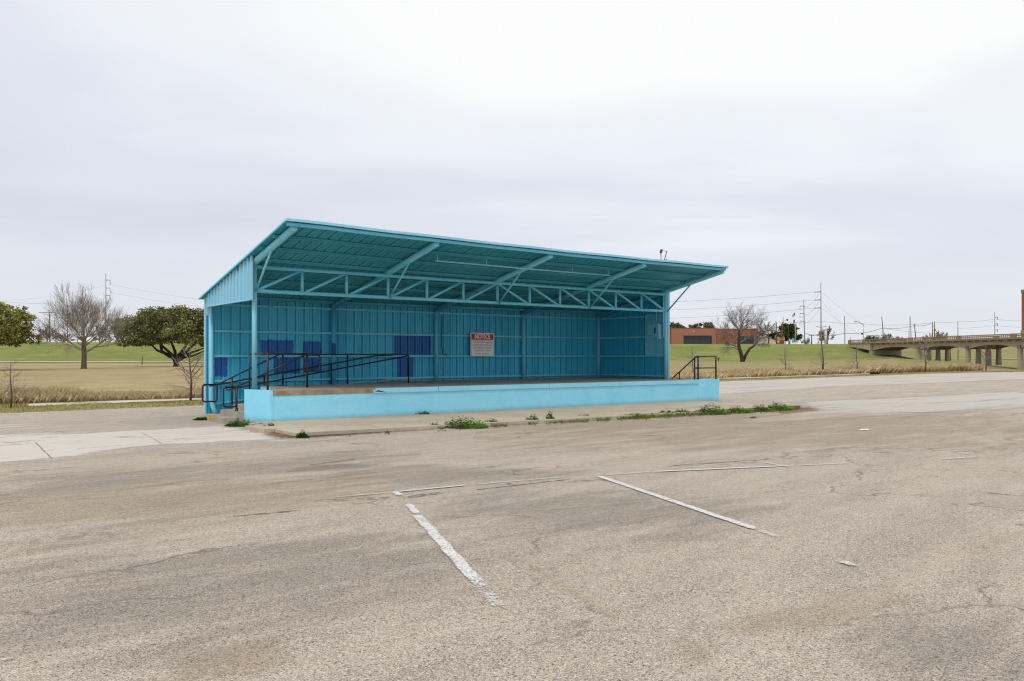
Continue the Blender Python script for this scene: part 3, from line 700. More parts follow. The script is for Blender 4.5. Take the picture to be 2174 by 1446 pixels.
# ------------------------------------------------------------------ grass stuff
def blades(name, spots, m, wid, n_per=1, label=None):
    # spots: arrays of base x,y,z,height,lean
    B=np.array(spots); n=len(B); ang=np.random.rand(n)*2*PI; la=np.random.rand(n)*2*PI
    w=wid*(.6+.8*np.random.rand(n))*B[:,5]
    dx=np.cos(ang)*w; dy=np.sin(ang)*w*.3
    lx=np.cos(la)*B[:,4]*B[:,3]; ly=np.sin(la)*B[:,4]*B[:,3]
    Vv=np.zeros((n,4,3)); b=B[:,:3]
    Vv[:,0]=b+np.stack([-dx,-dy,np.zeros(n)],1); Vv[:,1]=b+np.stack([dx,dy,np.zeros(n)],1)
    mid=b+np.stack([lx*.35,ly*.35,B[:,3]*.6],1)
    Vv[:,2]=mid+np.stack([dx*.7,dy*.7,np.zeros(n)],1); Vv[:,3]=b+np.stack([lx,ly,B[:,3]],1)
    Fi=np.arange(n)[:,None]*4+np.array([[0,1,2]]); F2=np.arange(n)[:,None]*4+np.array([[0,2,3]])
    o=npmesh(name,Vv.reshape(-1,3),np.concatenate([Fi,F2]),m); return stuff(o)
dry=leafmat('dry_straw_blades',(.31,.225,.12),(.74,.60,.35),.25)
drb=leafmat('brown_dead_blades',(.13,.085,.05),(.42,.29,.155),.35)
grn=leafmat('short_green_blades',(.16,.155,.035),(.46,.40,.16),.5)
def nz(x,y,s,o=0): return mnoise.noise(Vector((x*s,y*s,o)))
sp=[];sb=[];sg=[]
for px0,px1,cnt in ((-120,470,52000),(1380,2085,60000)):
    for _ in range(cnt):
        px=random.uniform(px0,px1); e=float(edge_d(px))
        k0,k1=(3.4,9.5) if px<900 else (np.interp(px,[1400,1700,1850,2085],[5.5,6,7,9]),np.interp(px,[1400,1700,1850,2085],[13,15,17,16]))
        o=random.uniform(k0,k1); d=e+o; X=(px-CX)/F*d; q=.5+nz(X,d,.16)*.9+nz(X,d,.6,4)*.4
        if px>2060: q-= .25
        if q<.12: continue
        hgt=(.30+.42*min(1,q))*(.7+.5*random.random())
        if px<900: hgt*=np.interp(o,[3.4,4.5,7,9.5],[.6,1,.85,.3])
        else: hgt*=np.interp(px,[1400,1700,1850,2085],[.85,1.0,1.35,1.2])
        front=(o-k0)/(k1-k0)
        brown = random.random() < (.62 if (front<.42 and nz(X,d,.12,9)>-.15) else .12) if px<1640 else random.random()<(.78 if front<.6 else .35)
        (sb if brown else sp).append((X,d,terr(px,d)-.02,hgt*(.75 if brown else 1.05),.35+.5*random.random(),d/60+.45))
for _ in range(26000):
    px=random.choice((random.uniform(-100,470),random.uniform(1380,2300),random.uniform(1380,2300))); e=float(edge_d(px))
    o=random.uniform(.0,3.2 if px<900 else 6); d=e+o; X=(px-CX)/F*d
    fpk=np.interp(px,[60,1500,1860],[1.7,3.6,4.2]); w=np.interp(px,[60,1860],[1.4,3.0])
    if 60<px<1860 and fpk-.1<o<fpk+w+.1 and nz(X,d,.35,7)<.28: continue
    q=nz(X,d,.3,2)
    hgt=(.03+.055*max(0,q+.35))*(.6+.8*random.random())
    sg.append((X,d,terr(px,d)-.01,hgt,.5,d/40+.3))
blades('dry_grass',sp,dry,.0075); blades('dead_brown_grass',sb,drb,.009); blades('verge_grass',sg,grn,.02)

# ------------------------------------------------------------------ weeds
wg=leafmat('weed_green_leaves',(.02,.065,.006),(.085,.18,.018),6,.95); wg2=leafmat('bright_weed_leaves',(.03,.10,.008),(.13,.26,.028),6,.95); wr=simple('weed_stem',(.12,.08,.04),.8,.1,.3,9)
def weed(px,py,wpx,hpx,label,z=LOT,n=260,m=wg,tall=False,leaf=.05):
    n=int(n*2.4)
    p=gnd(px,py,z); d=p.y; w=wpx/F*d/2; h=hpx/F*d
    t=thing('weed_clump',label,'weed',p,0,'weeds along the sidewalk and wall')
    Vv=[];Fi=[]
    st=MB()
    for i in range(n):
        rr=w*math.sqrt(random.random()); an=random.random()*2*PI; hh=h*(1-(rr/w)**2*.8)*(.12+.88*random.random())*(.75+.25*math.sin(an*3+rr*40))
        cx_,cy_=rr*math.cos(an),rr*math.sin(an)*.55
        if tall: cx_*=.35+.65*(1-hh/h)
        q=Vector((cx_,cy_,hh)); dr=Vector((cx_+random.gauss(0,w*.4),cy_+random.gauss(0,w*.4),h*.3*random.random()+.01)).normalized()
        sd=dr.cross(Vector((random.gauss(0,.4),random.gauss(0,.4),1))).normalized(); l=leaf*(.5+random.random()); b=len(Vv)
        Vv+= [q-dr*l*.2,q+sd*l*.2+dr*l*.4,q+dr*l,q-sd*l*.2+dr*l*.4+Vector((0,0,.01))]; Fi.append((b,b+1,b+2,b+3))
        if i<14: st.tube([(cx_*.2,cy_*.2,-.01),(cx_*.7,cy_*.7,hh*.6),(cx_,cy_,hh)],.003,3,False)
    npmesh('leaves',[tuple(x) for x in Vv],Fi,m,t); st.build('stems',wr,t)
weed(430,892,34,7,'small low weed tuft left of the stage steps at the back column')
weed(512,905,66,16,'spreading green weed patch in front of the concrete steps',m=wg2,n=420)
weed(552,908,44,10,'low weed patch in front of the left end of the platform')
weed(572,912,30,15,'round weed clump at the broken left corner of the sidewalk',n=220)
weed(642,930,26,16,'upright grassy tuft at the near corner of the sidewalk slab',n=140,tall=True)
weed(623,892,10,6,'tiny weed sprouting at the foot of the blue platform wall near its left end',z=.04,n=26,leaf=.05)
weed(669,888.5,18,12,'dark broad-leaved weed at the foot of the blue wall, second from its left end',z=.04,n=40,leaf=.08)
weed(724,883,8,9,'thin curled weed stem at the foot of the blue wall under the splintered board',z=.04,n=12,tall=True)
weed(889,879,46,10,'flat dark weed pair growing where blue wall meets sidewalk',z=.04,n=160)
weed(922,910,30,13,'small weed just left of the biggest weed clump along the kerb',n=120)
weed(985,909,100,26,'wide bright green weed clump hanging over the kerb near the middle of the lot edge',n=700,m=wg2)
weed(1042,903,34,16,'dull weed beside the right end of the wide kerb clump',n=160)
weed(1130,898,32,19,'rounded weed clump against the kerb left of the tall stalk',n=240)
weed(1168,896,22,26,'tall stalky weed standing above the kerb',n=150,tall=True)
weed(1242,889,36,11,'thin flat weed at the kerb right of the tall stalk',n=130)
weed(1350,888,60,12,'bright low weed spilling from the kerb onto the asphalt',n=320,m=wg2)
weed(1415,882,46,13,'dark weed in the left part of the dense kerb row',n=300)
weed(1448,881,46,14,'dark bushy weed beside the tallest bright bush of the kerb row',n=320)
weed(1510,880,66,25,'tallest bright green bushy weed of the dense kerb row',n=620,m=wg2)
weed(1562,877,54,17,'dark green weed right of the tallest bush in the kerb row',n=380)
weed(1612,874,46,17,'mid green weed second from the right end of the kerb row',n=330)
weed(1652,872,52,21,'bright weed at the right end of the kerb row',n=420,m=wg2)
weed(1462,849,24,10,'scraggly weed at the foot of the blue wall near its right end',z=.04,n=60)
weed(1600,888,14,2.5,'small sprig lying low on the asphalt in front of the kerb row',n=16)

kg=[]
for _ in range(15000):
    px=random.uniform(560,1695); dens=np.interp(px,[560,640,800,900,1200,1400,1690],[.5,.25,.1,.3,.35,.9,1.0])
    if random.random()>dens or nz(px*.05,0,.5,3)+ (px-1250)/900<-.12: continue
    py=np.interp(px,[560,640,900,1300,1690],[912,934,914,890,868.5])+abs(random.gauss(0,2.2))-1.0; p=gnd(px,py)
    kg.append((p.x,p.y,LOT-.005,random.uniform(.03,.13)*(.6+.5*dens),.9,.9))
kgm=leafmat('kerb_grass_blades',(.035,.085,.010),(.22,.25,.06),3,.95)
blades('kerb_grass',kg,kgm,.009)
# ------------------------------------------------------------------ trees
bark=simple('grey_brown_bark',(.13,.10,.075),.95,.1,.4,2.5,.6); twig=simple('brown_twigs',(.275,.24,.195),.9,.1,.3,1.2)
barkd=simple('dark_bark',(.055,.043,.035),.95,.1,.4,2.5,.6); twiggrey=simple('grey_twigs',(.24,.195,.16),.9,.1,.25,1.2)
def grow(mb, p, d, ln, r, lev, maxlev, rng, up=.12, spread=.75, wob=.16, kids=(4,6), shrink=.62, rmin=.01, tip=.35, start=.3, sides=(8,6,5,4,3,3,3)):
    n=max(3,int(5-lev*.5)); pts=[p.copy()]; rs=[r]; dirs=[]
    for i in range(n):
        d=(d+Vector((rng.gauss(0,wob),rng.gauss(0,wob),rng.gauss(0,wob)+up))).normalized()
        p=p+d*ln/n; pts.append(p.copy()); rs.append(max(rmin,r*(1-(1-tip)*(i+1)/n))); dirs.append(d.copy())
    mb.tube(pts,rs,sides[min(lev,6)],lev==0)
    if lev>=maxlev: return
    k=rng.randint(*kids)
    for j in range(k):
        t=start+(1-start)*(j+rng.random()*.8)/k; f=t*n; i=min(n-1,int(f)); q=pts[i].lerp(pts[i+1],f-i); dd=dirs[i]
        ax=dd.orthogonal().normalized(); ax.rotate(Matrix.Rotation(rng.random()*2*PI,3,dd))
        an=spread*(.6+.6*rng.random()); nd=(dd*math.cos(an)+ax*math.sin(an)).normalized()
        grow(mb,q,nd,ln*shrink*(.65+.6*rng.random())*(1.15-.35*t),max(rmin,rs[i]*.62),lev+1,maxlev,rng,up,spread,wob,kids,shrink,rmin,tip,.2,sides)
    grow(mb,pts[-1],dirs[-1],ln*shrink*.9,max(rmin,rs[-1]*.85),lev+1,maxlev,rng,up,spread,wob,kids,shrink,rmin,tip,.2,sides)
def bare_tree(label, loc, trunk_pts, trunk_r, limbs, seed, maxlev=4, group=None, bm=None, tm=None, **kw):
    t=thing('bare_tree',label,'tree',loc,0,group); rng=random.Random(seed)
    mb=MB()
    for pts,rs in zip(trunk_pts,trunk_r): mb.tube([Vector(p) for p in pts],rs,10)
    mb.build('trunk',bm or bark,t)
    cr=MB()
    for (p,d,ln,r) in limbs: grow(cr,Vector(p),Vector(d).normalized(),ln,r,1,maxlev,rng,**kw)
    cr.build('crown',tm or twig,t)
    return t
# big leafless tree, left field
loc=on(178,118.0); H=12.4; limbs=[]; rng=random.Random(3)
for i in range(15):
    a=2*PI*i/15+rng.random()*.4; el=(.12,.5,.9,.25,.7,1.15,.35,.6,.2,.95,.45,.15,.8,.3,.65)[i]; z=2.6+1.9*rng.random()
    limbs.append(((.1*math.cos(a),.1*math.sin(a),z),(math.cos(a)*math.cos(el),math.sin(a)*math.cos(el),math.sin(el)),3.2+.9*rng.random(),.095))
limbs+= [((-.1,0,2.6),(-.9,.1,.55),3.6,.17),((.2,0,2.4),(.9,0,.38),3.7,.17),((0,0,4.3),(.06,0,1),3.6,.19),((0,0,4.3),(-.3,.1,1),3.3,.15)]
bare_tree('large leafless tree with round crown in the tan field at left',loc,[[(0,0,-.3),(0,0,.3),(.05,0,2.0),(.0,0,3.2),(0,0,4.5)]],[[.55,.38,.33,.32,.22]],limbs,11,maxlev=5,up=.085,spread=.58,wob=.10,kids=(3,4),shrink=.70,rmin=.009)
# big leafless tree on the right, twin trunk
loc=on_row(1578,768.5); k=loc.y/1729.2
print('right tree depth',loc.y)
def pxl(x,y): return ((x-1578)*k,0,(768.5-y)*k)
T1=[pxl(1576,772),pxl(1576,764),pxl(1573,750),pxl(1569,738),pxl(1568,722),pxl(1570,700)]
T2=[pxl(1578,766),pxl(1584,752),pxl(1592,740),pxl(1603,733)]
limbs=[]; rng=random.Random(5)
for x,y,dx,dz,ln,r in ((1569,736,-1,.3,3.7,.28),(1568,728,-.8,.8,4.4,.26),(1570,702,-.3,1,4.6,.24),(1570,702,.3,1,4.9,.24),(1569,715,.8,.9,4.8,.26),(1569,722,-1,.25,3.8,.2),(1603,733,.8,.15,2.6,.18),(1600,735,.3,1,4.4,.22),(1569,720,.1,.8,4.3,.2),(1595,738,.5,.8,4.2,.2),(1571,743,-1,.25,3.4,.2),(1570,700,-.8,.9,4.2,.2),(1569,728,.9,.5,4.2,.2),(1570,708,.75,.8,4.8,.2),(1590,741,.9,.3,3.4,.15),(1603,733,.25,1,5.0,.2),(1570,704,.75,.7,5.2,.2),(1569,718,-.8,.75,5.2,.2),(1570,700,.1,1,4.4,.2)):
    p=pxl(x,y); limbs.append((p,(dx,rng.uniform(-.5,.5),dz),ln,r))
bare_tree('large leafless tree with forked trunk on the grass in front of the brick building',loc,[T1,T2],[[.75,.62,.55,.5,.42,.3],[.5,.42,.36,.25]],limbs,21,maxlev=5,bm=barkd,tm=simple('dark_brown_twigs',(.225,.20,.172),.9,.1,.3,1.2),up=.05,spread=.75,wob=.15,kids=(3,4),shrink=.64,rmin=.013)
# saplings beside the lot
def sapling(px,py,hpx,label,seed,d=None,lean=0,pale=False,forks=False,wide=1.0):
    d=F*(EYE-.0)/(py-HZ); loc=on(px,d); h=hpx/F*d; rng=random.Random(seed); t=thing('sapling',label,'young tree',loc,0,'leafless saplings along the lot edge')
    MB().tube([(0,0,-.1),(.02*h,0,h*.3),(-.015*h+lean*.5,0,h*.65),(lean,0,h)],[h*.022,h*.016,h*.01,h*.005],6).build('trunk',bark,t)
    cr=MB(); n=22
    for i in range(n):
        f=.16+.82*i/n; a=rng.random()*2*PI; el=rng.uniform(-.05,.75); ln=h*(.26*(1-f)+.08)*rng.uniform(.6,1.2)*wide
        grow(cr,Vector((lean*f,0,h*f)),Vector((math.cos(a)*math.cos(el),math.sin(a)*math.cos(el),math.sin(el))),ln,h*.006,2,4,rng,.03,.6,.14,(2,3),.55,h*.0016)
    if forks:
        for sx in (-1,1):
            for z0,l in ((.36,.34),(.44,.26),(.62,.3)): grow(cr,Vector((0,0,h*z0)),Vector((sx*.8,rng.uniform(-.3,.3),.75)),h*l,h*.012,2,4,rng,.08,.5,.1,(2,3),.5,h*.002)
    cr.build('crown',twiggrey if pale else twig,t)
sapling(23,868,98,'broken short leafless sapling at the left edge of the picture',1)
sapling(404,852,128,'pale topped leafless sapling beside the left back corner of the stage',2,pale=True,forks=True)
sapling(1470,806,70,'thin leafless sapling seen through the right end railing of the stage',3)
sapling(1667,797,62,'slender leafless sapling right of the forked tree, first past the stage',4,wide=.7)
sapling(1746,795,98,'tallest thinnest leafless sapling under the tall transmission pole',5,wide=.5)
sapling(1819,794,62,'wide branched leafless sapling in front of the bridge abutment',6)
sapling(1964,790.5,72,'pale forked leafless sapling in front of the first bridge pier',7,pale=True,forks=True)
sapling(2093,787.5,56,'leafless sapling in front of the second bridge pier',8,pale=True,forks=True)

# leafy trees
oakl=leafmat('live_oak_leaves',(.04,.055,.02),(.33,.34,.14),.5,.8); oakl2=leafmat('far_evergreen_leaves',(.05,.065,.035),(.17,.19,.105),.3,.8)
def foliage(name, blobs, n, size, m, parent, seed):
    rng=np.random.RandomState(seed); Vv=[];
    tot=sum(b[3]*b[4]*b[5] for b in blobs); P=[]
    for (x,y,z,a,b,c) in blobs:
        k=int(n*a*b*c/tot); nc=max(8,int(k/34))
        u=rng.normal(size=(nc,3)); u/=np.linalg.norm(u,axis=1)[:,None]; rad=rng.rand(nc)**.28
        cc=u*rad[:,None]*np.array([a,b,c])+np.array([x,y,z])
        idx=rng.randint(0,nc,k); P.append(cc[idx]+rng.normal(size=(k,3))*np.array([a,b,c*.75])*.17)
    P=np.concatenate(P); k=len(P); d=rng.normal(size=(k,3)); d/=np.linalg.norm(d,axis=1)[:,None]; e=np.cross(d,rng.normal(size=(k,3))); e/=np.linalg.norm(e,axis=1)[:,None]
    s=(size*(.5+rng.rand(k)))[:,None]
    Q=np.stack([P-d*s*.5,P+e*s*.35,P+d*s*.5,P-e*s*.35],1)
    return npmesh(name,Q.reshape(-1,3),np.arange(k*4).reshape(-1,4),m,parent)
def leafy(label, loc, blobs, n, size, limbs, seed, group=None, m=None, name='live_oak', cat='tree'):
    t=thing(name,label,cat,loc,0,group)
    mb=MB()
    for pts,rs in limbs: mb.tube([Vector(p) for p in pts],rs,8)
    mb.build('trunk',barkd,t); foliage('crown',blobs,n,size,m or oakl,t,seed); return t
# oak beside the stage
loc=on(373,146.0); k=146/1729.2
def q(x,y,yy=0): return ((x-373)*k,yy,(778-y)*k)
def qb(x,y,a,b,yy=0): p=q(x,y,yy); return (p[0],p[1],p[2],a*k,a*k*.9,b*k)
rng=random.Random(4); blobs=[]
for x,y,a,b in ((285,700,30,34),(315,685,34,34),(350,676,36,30),(390,674,36,28),(425,678,30,30),(450,690,30,34),(335,715,38,22),(385,712,36,18),(425,715,32,26),(300,722,34,18),(278,726,18,14),(355,700,44,22),(410,700,42,24),(480,705,34,36),(460,722,34,18)):
    for yy in (-3.0,1.5): blobs.append(qb(x+rng.uniform(-6,6),y+rng.uniform(-4,4),a*.72,b*.72,yy+rng.uniform(-1.5,1.5)))
lim=[([q(374,782),q(374,772),q(372,765),q(371,757)],[.7,.46,.42,.36])]
for pts in ([(371,762),(355,752),(335,744),(318,728)],[(372,760),(362,748),(350,735),(340,715)],[(373,758),(372,745),(366,728),(362,700)],[(374,760),(382,748),(388,735),(392,710)],[(375,764),(390,756),(410,748),(440,738)],[(376,766),(395,758),(415,756),(450,742)],[(380,760),(400,745),(420,728),(430,710)],[(362,757),(346,746),(345,730)]):
    yy=rng.uniform(-2,2); lim.append(([q(pts[0][0],pts[0][1])]+[q(x,y,yy*(i+1)/3) for i,(x,y) in enumerate(pts[1:])],[.34,.26,.2,.1][:len(pts)]))
leafy('spreading dark green live oak directly left of the stage',loc,blobs,60000,.30,lim,31)
# oak at the left edge
loc=on(-70,105.0); k=105/1729.2
def q(x,y,yy=0): return ((x+70)*k,yy,(786-y)*k)
blobs=[]
for x,y,a,b in ((40,690,34,42),(10,672,36,34),(-40,660,44,36),(-100,670,50,44),(50,715,26,22),(15,715,40,24),(-40,720,44,20),(-130,710,50,30),(30,665,26,22),(-180,690,46,40),(-70,690,50,40)):
    for yy in (-2.5,1.5): blobs.append(qb(x+rng.uniform(-5,5)+373-373,y,a*.78,b*.78,yy) if False else ((x+70+rng.uniform(-5,5))*k,yy+rng.uniform(-1,1),(786-y)*k,a*k*.75,a*k*.7,b*k*.75))
lim=[([q(-70,792),q(-70,770),q(-72,750),q(-74,730)],[.8,.5,.45,.35])]+[([q(-70,756),q(x*.5-35,735),q(x,y)],[.3,.22,.1]) for x,y in ((-120,690),(-40,690),(0,700),(-150,710),(20,690))]
leafy('live oak with yellow green crown cut off by the left edge of the picture',loc,blobs,46000,.28,lim,33,m=leafmat('olive_oak_leaves',(.05,.068,.018),(.37,.37,.12),.5,.8))
# far trees on the levee and beyond
def far_leafy(px,py_base,wpx,hpx,d,label,seed,n=3500,size=.7,m=None,group=None,name='evergreen_tree'):
    loc=at(px,py_base,d); k=d/F; rng=random.Random(seed); w=wpx*k; h=hpx*k; bl=[]
    for i in range(9): bl.append((rng.uniform(-.33,.33)*w,rng.uniform(-.3,.3)*w,h*rng.uniform(.4,.8),w*.22,w*.22,h*.2))
    leafy(label,loc,bl,n,size,[([(0,0,-1),(0,0,h*.3),(0,0,h*.6)],[w*.03,w*.025,w*.01])],seed,group,m or oakl2,name)
far_leafy(1425,738,52,58,372,'grey green evergreen behind the left end of the brick building beside the stage column',41,group='evergreens behind the brick building')
far_leafy(1462,738,50,56,374,'grey green evergreen in the middle of the row behind the brick building',42,group='evergreens behind the brick building')
far_leafy(1508,738,56,58,370,'evergreen with the highest crown behind the brick building, left of the forked tree',43,group='evergreens behind the brick building')
far_leafy(1676,737,74,52,335,'round dark green live oak behind the flagpole',44,6000,.8,leafmat('dark_round_oak_leaves',(.018,.03,.01),(.10,.125,.04),.2,.8),name='live_oak')
far_leafy(1850,735,28,24,420,'small dark evergreen behind the far end of the bridge railing',45,1500)
tf=simple('faraway_grey_twigs',(.27,.23,.205),.9,.1,.2,.4); tfb=simple('faraway_brown_twigs',(.22,.165,.13),.9,.1,.2,.4)
def far_bare(px,py_base,wpx,hpx,d,label,seed,maxlev=4,group=None,m=None,rm=.07,low=.12):
    loc=at(px,py_base,d); k=d/F; h=hpx*k; w=wpx*k; rng=random.Random(seed); limbs=[]
    for i in range(9):
        a=2*PI*i/9+rng.random()*.5; el=rng.uniform(.35,1.3); limbs.append(((0,0,h*rng.uniform(low,low+.22)),(math.cos(a)*math.cos(el)*w/h*1.1,math.sin(a)*math.cos(el),math.sin(el)),h*.36,h*.016))
    bare_tree(label,loc,[[(0,0,-1),(0,0,h*.2),(.02*h,0,h*.4)]],[[h*.03,h*.024,h*.015]],limbs,seed,maxlev,group,tm=m or tf,up=.05,spread=.65,kids=(3,4),shrink=.6,rmin=rm)
far_bare(1632,733,62,54,352,'grey leafless tree between the brick building and the round oak',51)
far_bare(1757,733,62,42,345,'leafless tree behind the grey cylindrical tank',52,m=tfb)
for x,w,h,lb,sd in ((1885,46,34,'leafless tree behind the bridge railing, left of the leaning pole pair',53),(1912,40,28,'leafless tree behind the bridge railing, left of the thin lattice mast',54),(1975,44,34,'leafless tree behind the pair of wooden poles',55),(1998,46,38,'leafless tree just right of the pair of wooden poles',56)):
    far_bare(x,738,w,h,430,lb,sd,group='far leafless trees beyond the bridge',m=tf,rm=.09)
for x,w,h,d,lb,sd in ((100,60,48,300,'brown leafless tree on the levee between the left edge oak and the big bare tree',57),(135,50,36,310,'brown leafless thicket tree behind the left limbs of the big bare tree',58),(212,70,50,300,'reddish brown leafless tree behind the right limbs of the big bare tree',59),(252,62,48,290,'brown leafless tree tucked against the live oak beside the stage',60)):
    far_bare(x,730,w,h,d,lb,sd,group='leafless trees on the left levee',m=tfb,rm=.05,low=.02)
far_bare(1712,736,30,22,330,'low leafless brush tree beside the small crossarm pole',61,3,m=tfb)

# ------------------------------------------------------------------ brick building on the levee
brick=NT('red_brick'); vv=brick.coord('Object'); bt=brick.n('TexBrick'); bt.inputs['Scale'].default_value=1.6
bt.inputs['Color1'].default_value=(.33,.105,.055,1); bt.inputs['Color2'].default_value=(.40,.14,.075,1); bt.inputs['Mortar'].default_value=(.36,.17,.11,1); bt.inputs['Mortar Size'].default_value=.012
brick.l(vv,bt.inputs['Vector']); M['brick']=brick.fin(brick.mix(brick.math('MULTIPLY',brick.noise(vv,.25,4),.35),bt.outputs['Color'],(.25,.08,.045)),.9,.15)
BD=340; k=BD/F; B0=at(1470,733,BD)
bld=thing('brick_building','low red brick building with dark window band on top of the grassy levee','building',B0)
def bx(x): return (x-1470)*k
def bz(y): return (733-y)*k
MB().box(bx(1395),bx(1613),3.0,30,-3,bz(698)).build('wall',M['brick'],bld)
MB().box(bx(1425.5),bx(1451),0,2.999,-3,bz(697.3)).box(bx(1511.5),bx(1520.5),0,2.999,-3,bz(697.3)).box(bx(1451),bx(1511.5),0,2.999,bz(712.5),bz(697.3)).box(bx(1451),bx(1511.5),1.2,2.999,-3,bz(712.6)).build('entrance_wall',M['brick'],bld)
MB().box(bx(1424.5),bx(1521.5),-.15,3.2,bz(697.2),bz(696.3)).box(bx(1394),bx(1424),2.85,30.2,bz(697.9),bz(697)).box(bx(1522),bx(1614),2.85,30.2,bz(697.9),bz(697)).build('parapet_cap',simple('brick_cap',(.40,.17,.10),.8,.2,.1),bld)
gl=NT('dark_window_glass'); M['glass']=gl.fin((.025,.028,.033),.12,.5)
wn=MB().box(bx(1451.2),bx(1511.3),1.05,1.19,bz(733),bz(712.7)).build('window',M['glass'],bld)
mb=MB()
for i in range(9): x=bx(1451.2+60*i/8); mb.box(x-.06,x+.06,.98,1.04,bz(733),bz(712.8))
mb.build('frame',M['dark'],wn)
wn=MB().box(bx(1574),bx(1604),2.86,2.98,bz(733),bz(713)).build('window',M['glass'],bld)
mb=MB()
for i in range(5): x=bx(1574+30*i/4); mb.box(x-.06,x+.06,2.78,2.85,bz(733),bz(713))
mb.build('frame',M['dark'],wn)
MB().box(bx(1472),bx(1473.5),-.12,-.01,bz(704.5),bz(703)).build('wall_lamp',white,bld)
# small tan house beside it
d=330; k=d/F
hs=thing('small_building','small tan roofed brick kiosk left of the round live oak','building',at(1659,735,d))
MB().box(-5*k,5.5*k,0,4,-1,12*k).build('wall',simple('brown_brick',(.30,.17,.10),.9,.1,.2,1),hs)
MB().slab([(-7*k,-.5,12.05*k),(7*k,-.5,12.05*k),(6.2*k,-.5,27*k),(-6*k,-.5,27*k)],(0,5,0)).build('roof',simple('tan_roof_board',(.50,.40,.29),.9,.1,.12,1),hs)
hs=thing('flat_roofed_building','distant low cream building behind the leafless tree beside the brick building','building',at(1628,735,380))
MB().box(-4.5,9,0,8,-1,4.0).build('wall',simple('cream_wall',(.55,.47,.38),.9,.1,.1,.5),hs); MB().box(-4.8,9.3,-.3,8.3,4.02,4.4).build('roof',simple('cream_roof',(.48,.38,.3),.9,.1,.1,.5),hs)
hs=thing('flat_roofed_building','distant blue grey building behind the far end of the bridge railing','building',at(1858,731,440))
MB().box(-2.2,2.4,0,6,-1,5.0).build('wall',simple('blue_grey_wall',(.36,.42,.47),.7,.3,.1,.5),hs); MB().box(-1.6,1.4,-.06,-.01,3.0,4.6).build('window',simple('pale_pane',(.5,.55,.6),.4,.4,.1,.5),hs)
tk=thing('water_tank','pale grey cylindrical tank standing behind the tallest transmission pole','tank',at(1753,735,330)); k=330/F
MB().tube([(0,0,-1),(0,0,34*k)],2.6*k,20).build('tank_body',simple('pale_grey_tank',(.50,.54,.58),.5,.3,.08,.6),tk); MB().tube([(0,0,34.1*k),(0,0,36*k)],[2.7*k,1.2*k],20).build('tank_lid',M['galv'],tk)
# brick tower at the right edge
d=440; k=d/F
tw=thing('brick_tower','tall red brick tower cut off by the right edge behind the bridge','tower',at(2217,732,d))
MB().box(-26.0*k,26*k,0,9,-3,119.5*k).build('tower_shaft',M['brick'],tw)
MB().box(-26.3*k,26.3*k,-.1,9.1,102*k,104*k).box(-26.6*k,26.6*k,-.15,9.15,112*k,114*k).box(-27*k,27*k,-.25,9.25,114*k,119.7*k).build('cornice',simple('grey_cornice',(.26,.21,.18),.9,.1,.2,.6),tw)
MB().box(-27.4*k,27.4*k,-.35,9.35,25*k,32*k).build('stone_band',simple('pink_stone_band',(.38,.26,.20),.9,.1,.15,.6),tw)

# ------------------------------------------------------------------ bridge
br=thing('concrete_bridge','old brown concrete road bridge with baluster railing on tapered piers','bridge')
A=Vector((121.5,294,0)); Bv=Vector((131,208.6,0)); bd=(Bv-A).normalized(); bn=Vector((-bd.y,bd.x,0))
if bn.x<0: bn=-bn
def bp(t,w,z): q=A+bd*t+bn*w; return Vector((q.x,q.y,z))
def tpx(px):     # station along the bridge seen at column px
    a=(px-CX)/F; return (a*A.y-A.x)/(bd.x-a*bd.y)
ZRL=7.80; BL=165; WB=11.5
def zt(t): return ZRL+ .05*math.sin(t*.02)
mb=MB()
P=[bp(0,0,0),bp(BL,0,0),bp(BL,WB,0),bp(0,WB,0)]
mb.slab([bp(0,0,6.62),bp(BL,0,6.62),bp(BL,WB,6.62),bp(0,WB,6.62)],(0,0,-.35)); mb.build('deck',M['bridgeconc'],br)
for side,w0,w1 in ((0,-.25,.05),(1,WB-.05,WB+.25)):
    mb=MB()
    mb.slab([bp(0,w0,7.55),bp(BL,w0,7.55),bp(BL,w1,7.55),bp(0,w1,7.55)],(0,0,.25))
    mb.slab([bp(0,w0-.1,6.35),bp(BL,w0-.1,6.35),bp(BL,w1+.1,6.35),bp(0,w1+.1,6.35)],(0,0,.55))
    rl=mb.build('railing',M['bridgeconc'],br)
    if side==0:
        bal=MB(); t=.3
        while t<BL:
            bal.slab([bp(t,w0+.1,6.9),bp(t+.24,w0+.1,6.9),bp(t+.24,w1-.08,6.9),bp(t,w1-.08,6.9)],(0,0,.651)); t+=.8
        stuff(bal.build('balusters',M['bridgeconc'],rl))
    for t in [.9,tpx(1838)-1]+[tpx(p) for p in (1934,2035,2152)]+[BL-40,BL-15]:
        MB().slab([bp(t-.9,w0-.02,6.9),bp(t+.9,w0-.02,6.9),bp(t+.9,w1+.02,6.9),bp(t-.9,w1+.02,6.9)],(0,0,.93)).build('railing_pedestal',M['bridgeconc'],rl)
stations=[tpx(1848),tpx(1945),tpx(2048),tpx(2158)]; sp=stations[3]-stations[2]; stations+= [stations[3]+sp,stations[3]+2*sp]
def girder(t0,t1,w):
    n=14; top=[];bot=[]
    for i in range(n+1):
        u=i/n; t=t0+(t1-t0)*u; bot.append((t,5.05-1.15*(2*u-1)**2*1.0+.0)); 
    v=[];pts=[bp(t0,w,6.26)]+[bp(t,w,z) for t,z in bot]+[bp(t1,w,6.26)]
    return MB().slab(pts,bn*.5)
for i in range(len(stations)-1):
    for w in (.9,3.9,6.9,9.9): girder(stations[i]+.02,stations[i+1]-.02,w).build('girder',M['bridgepale'],br)
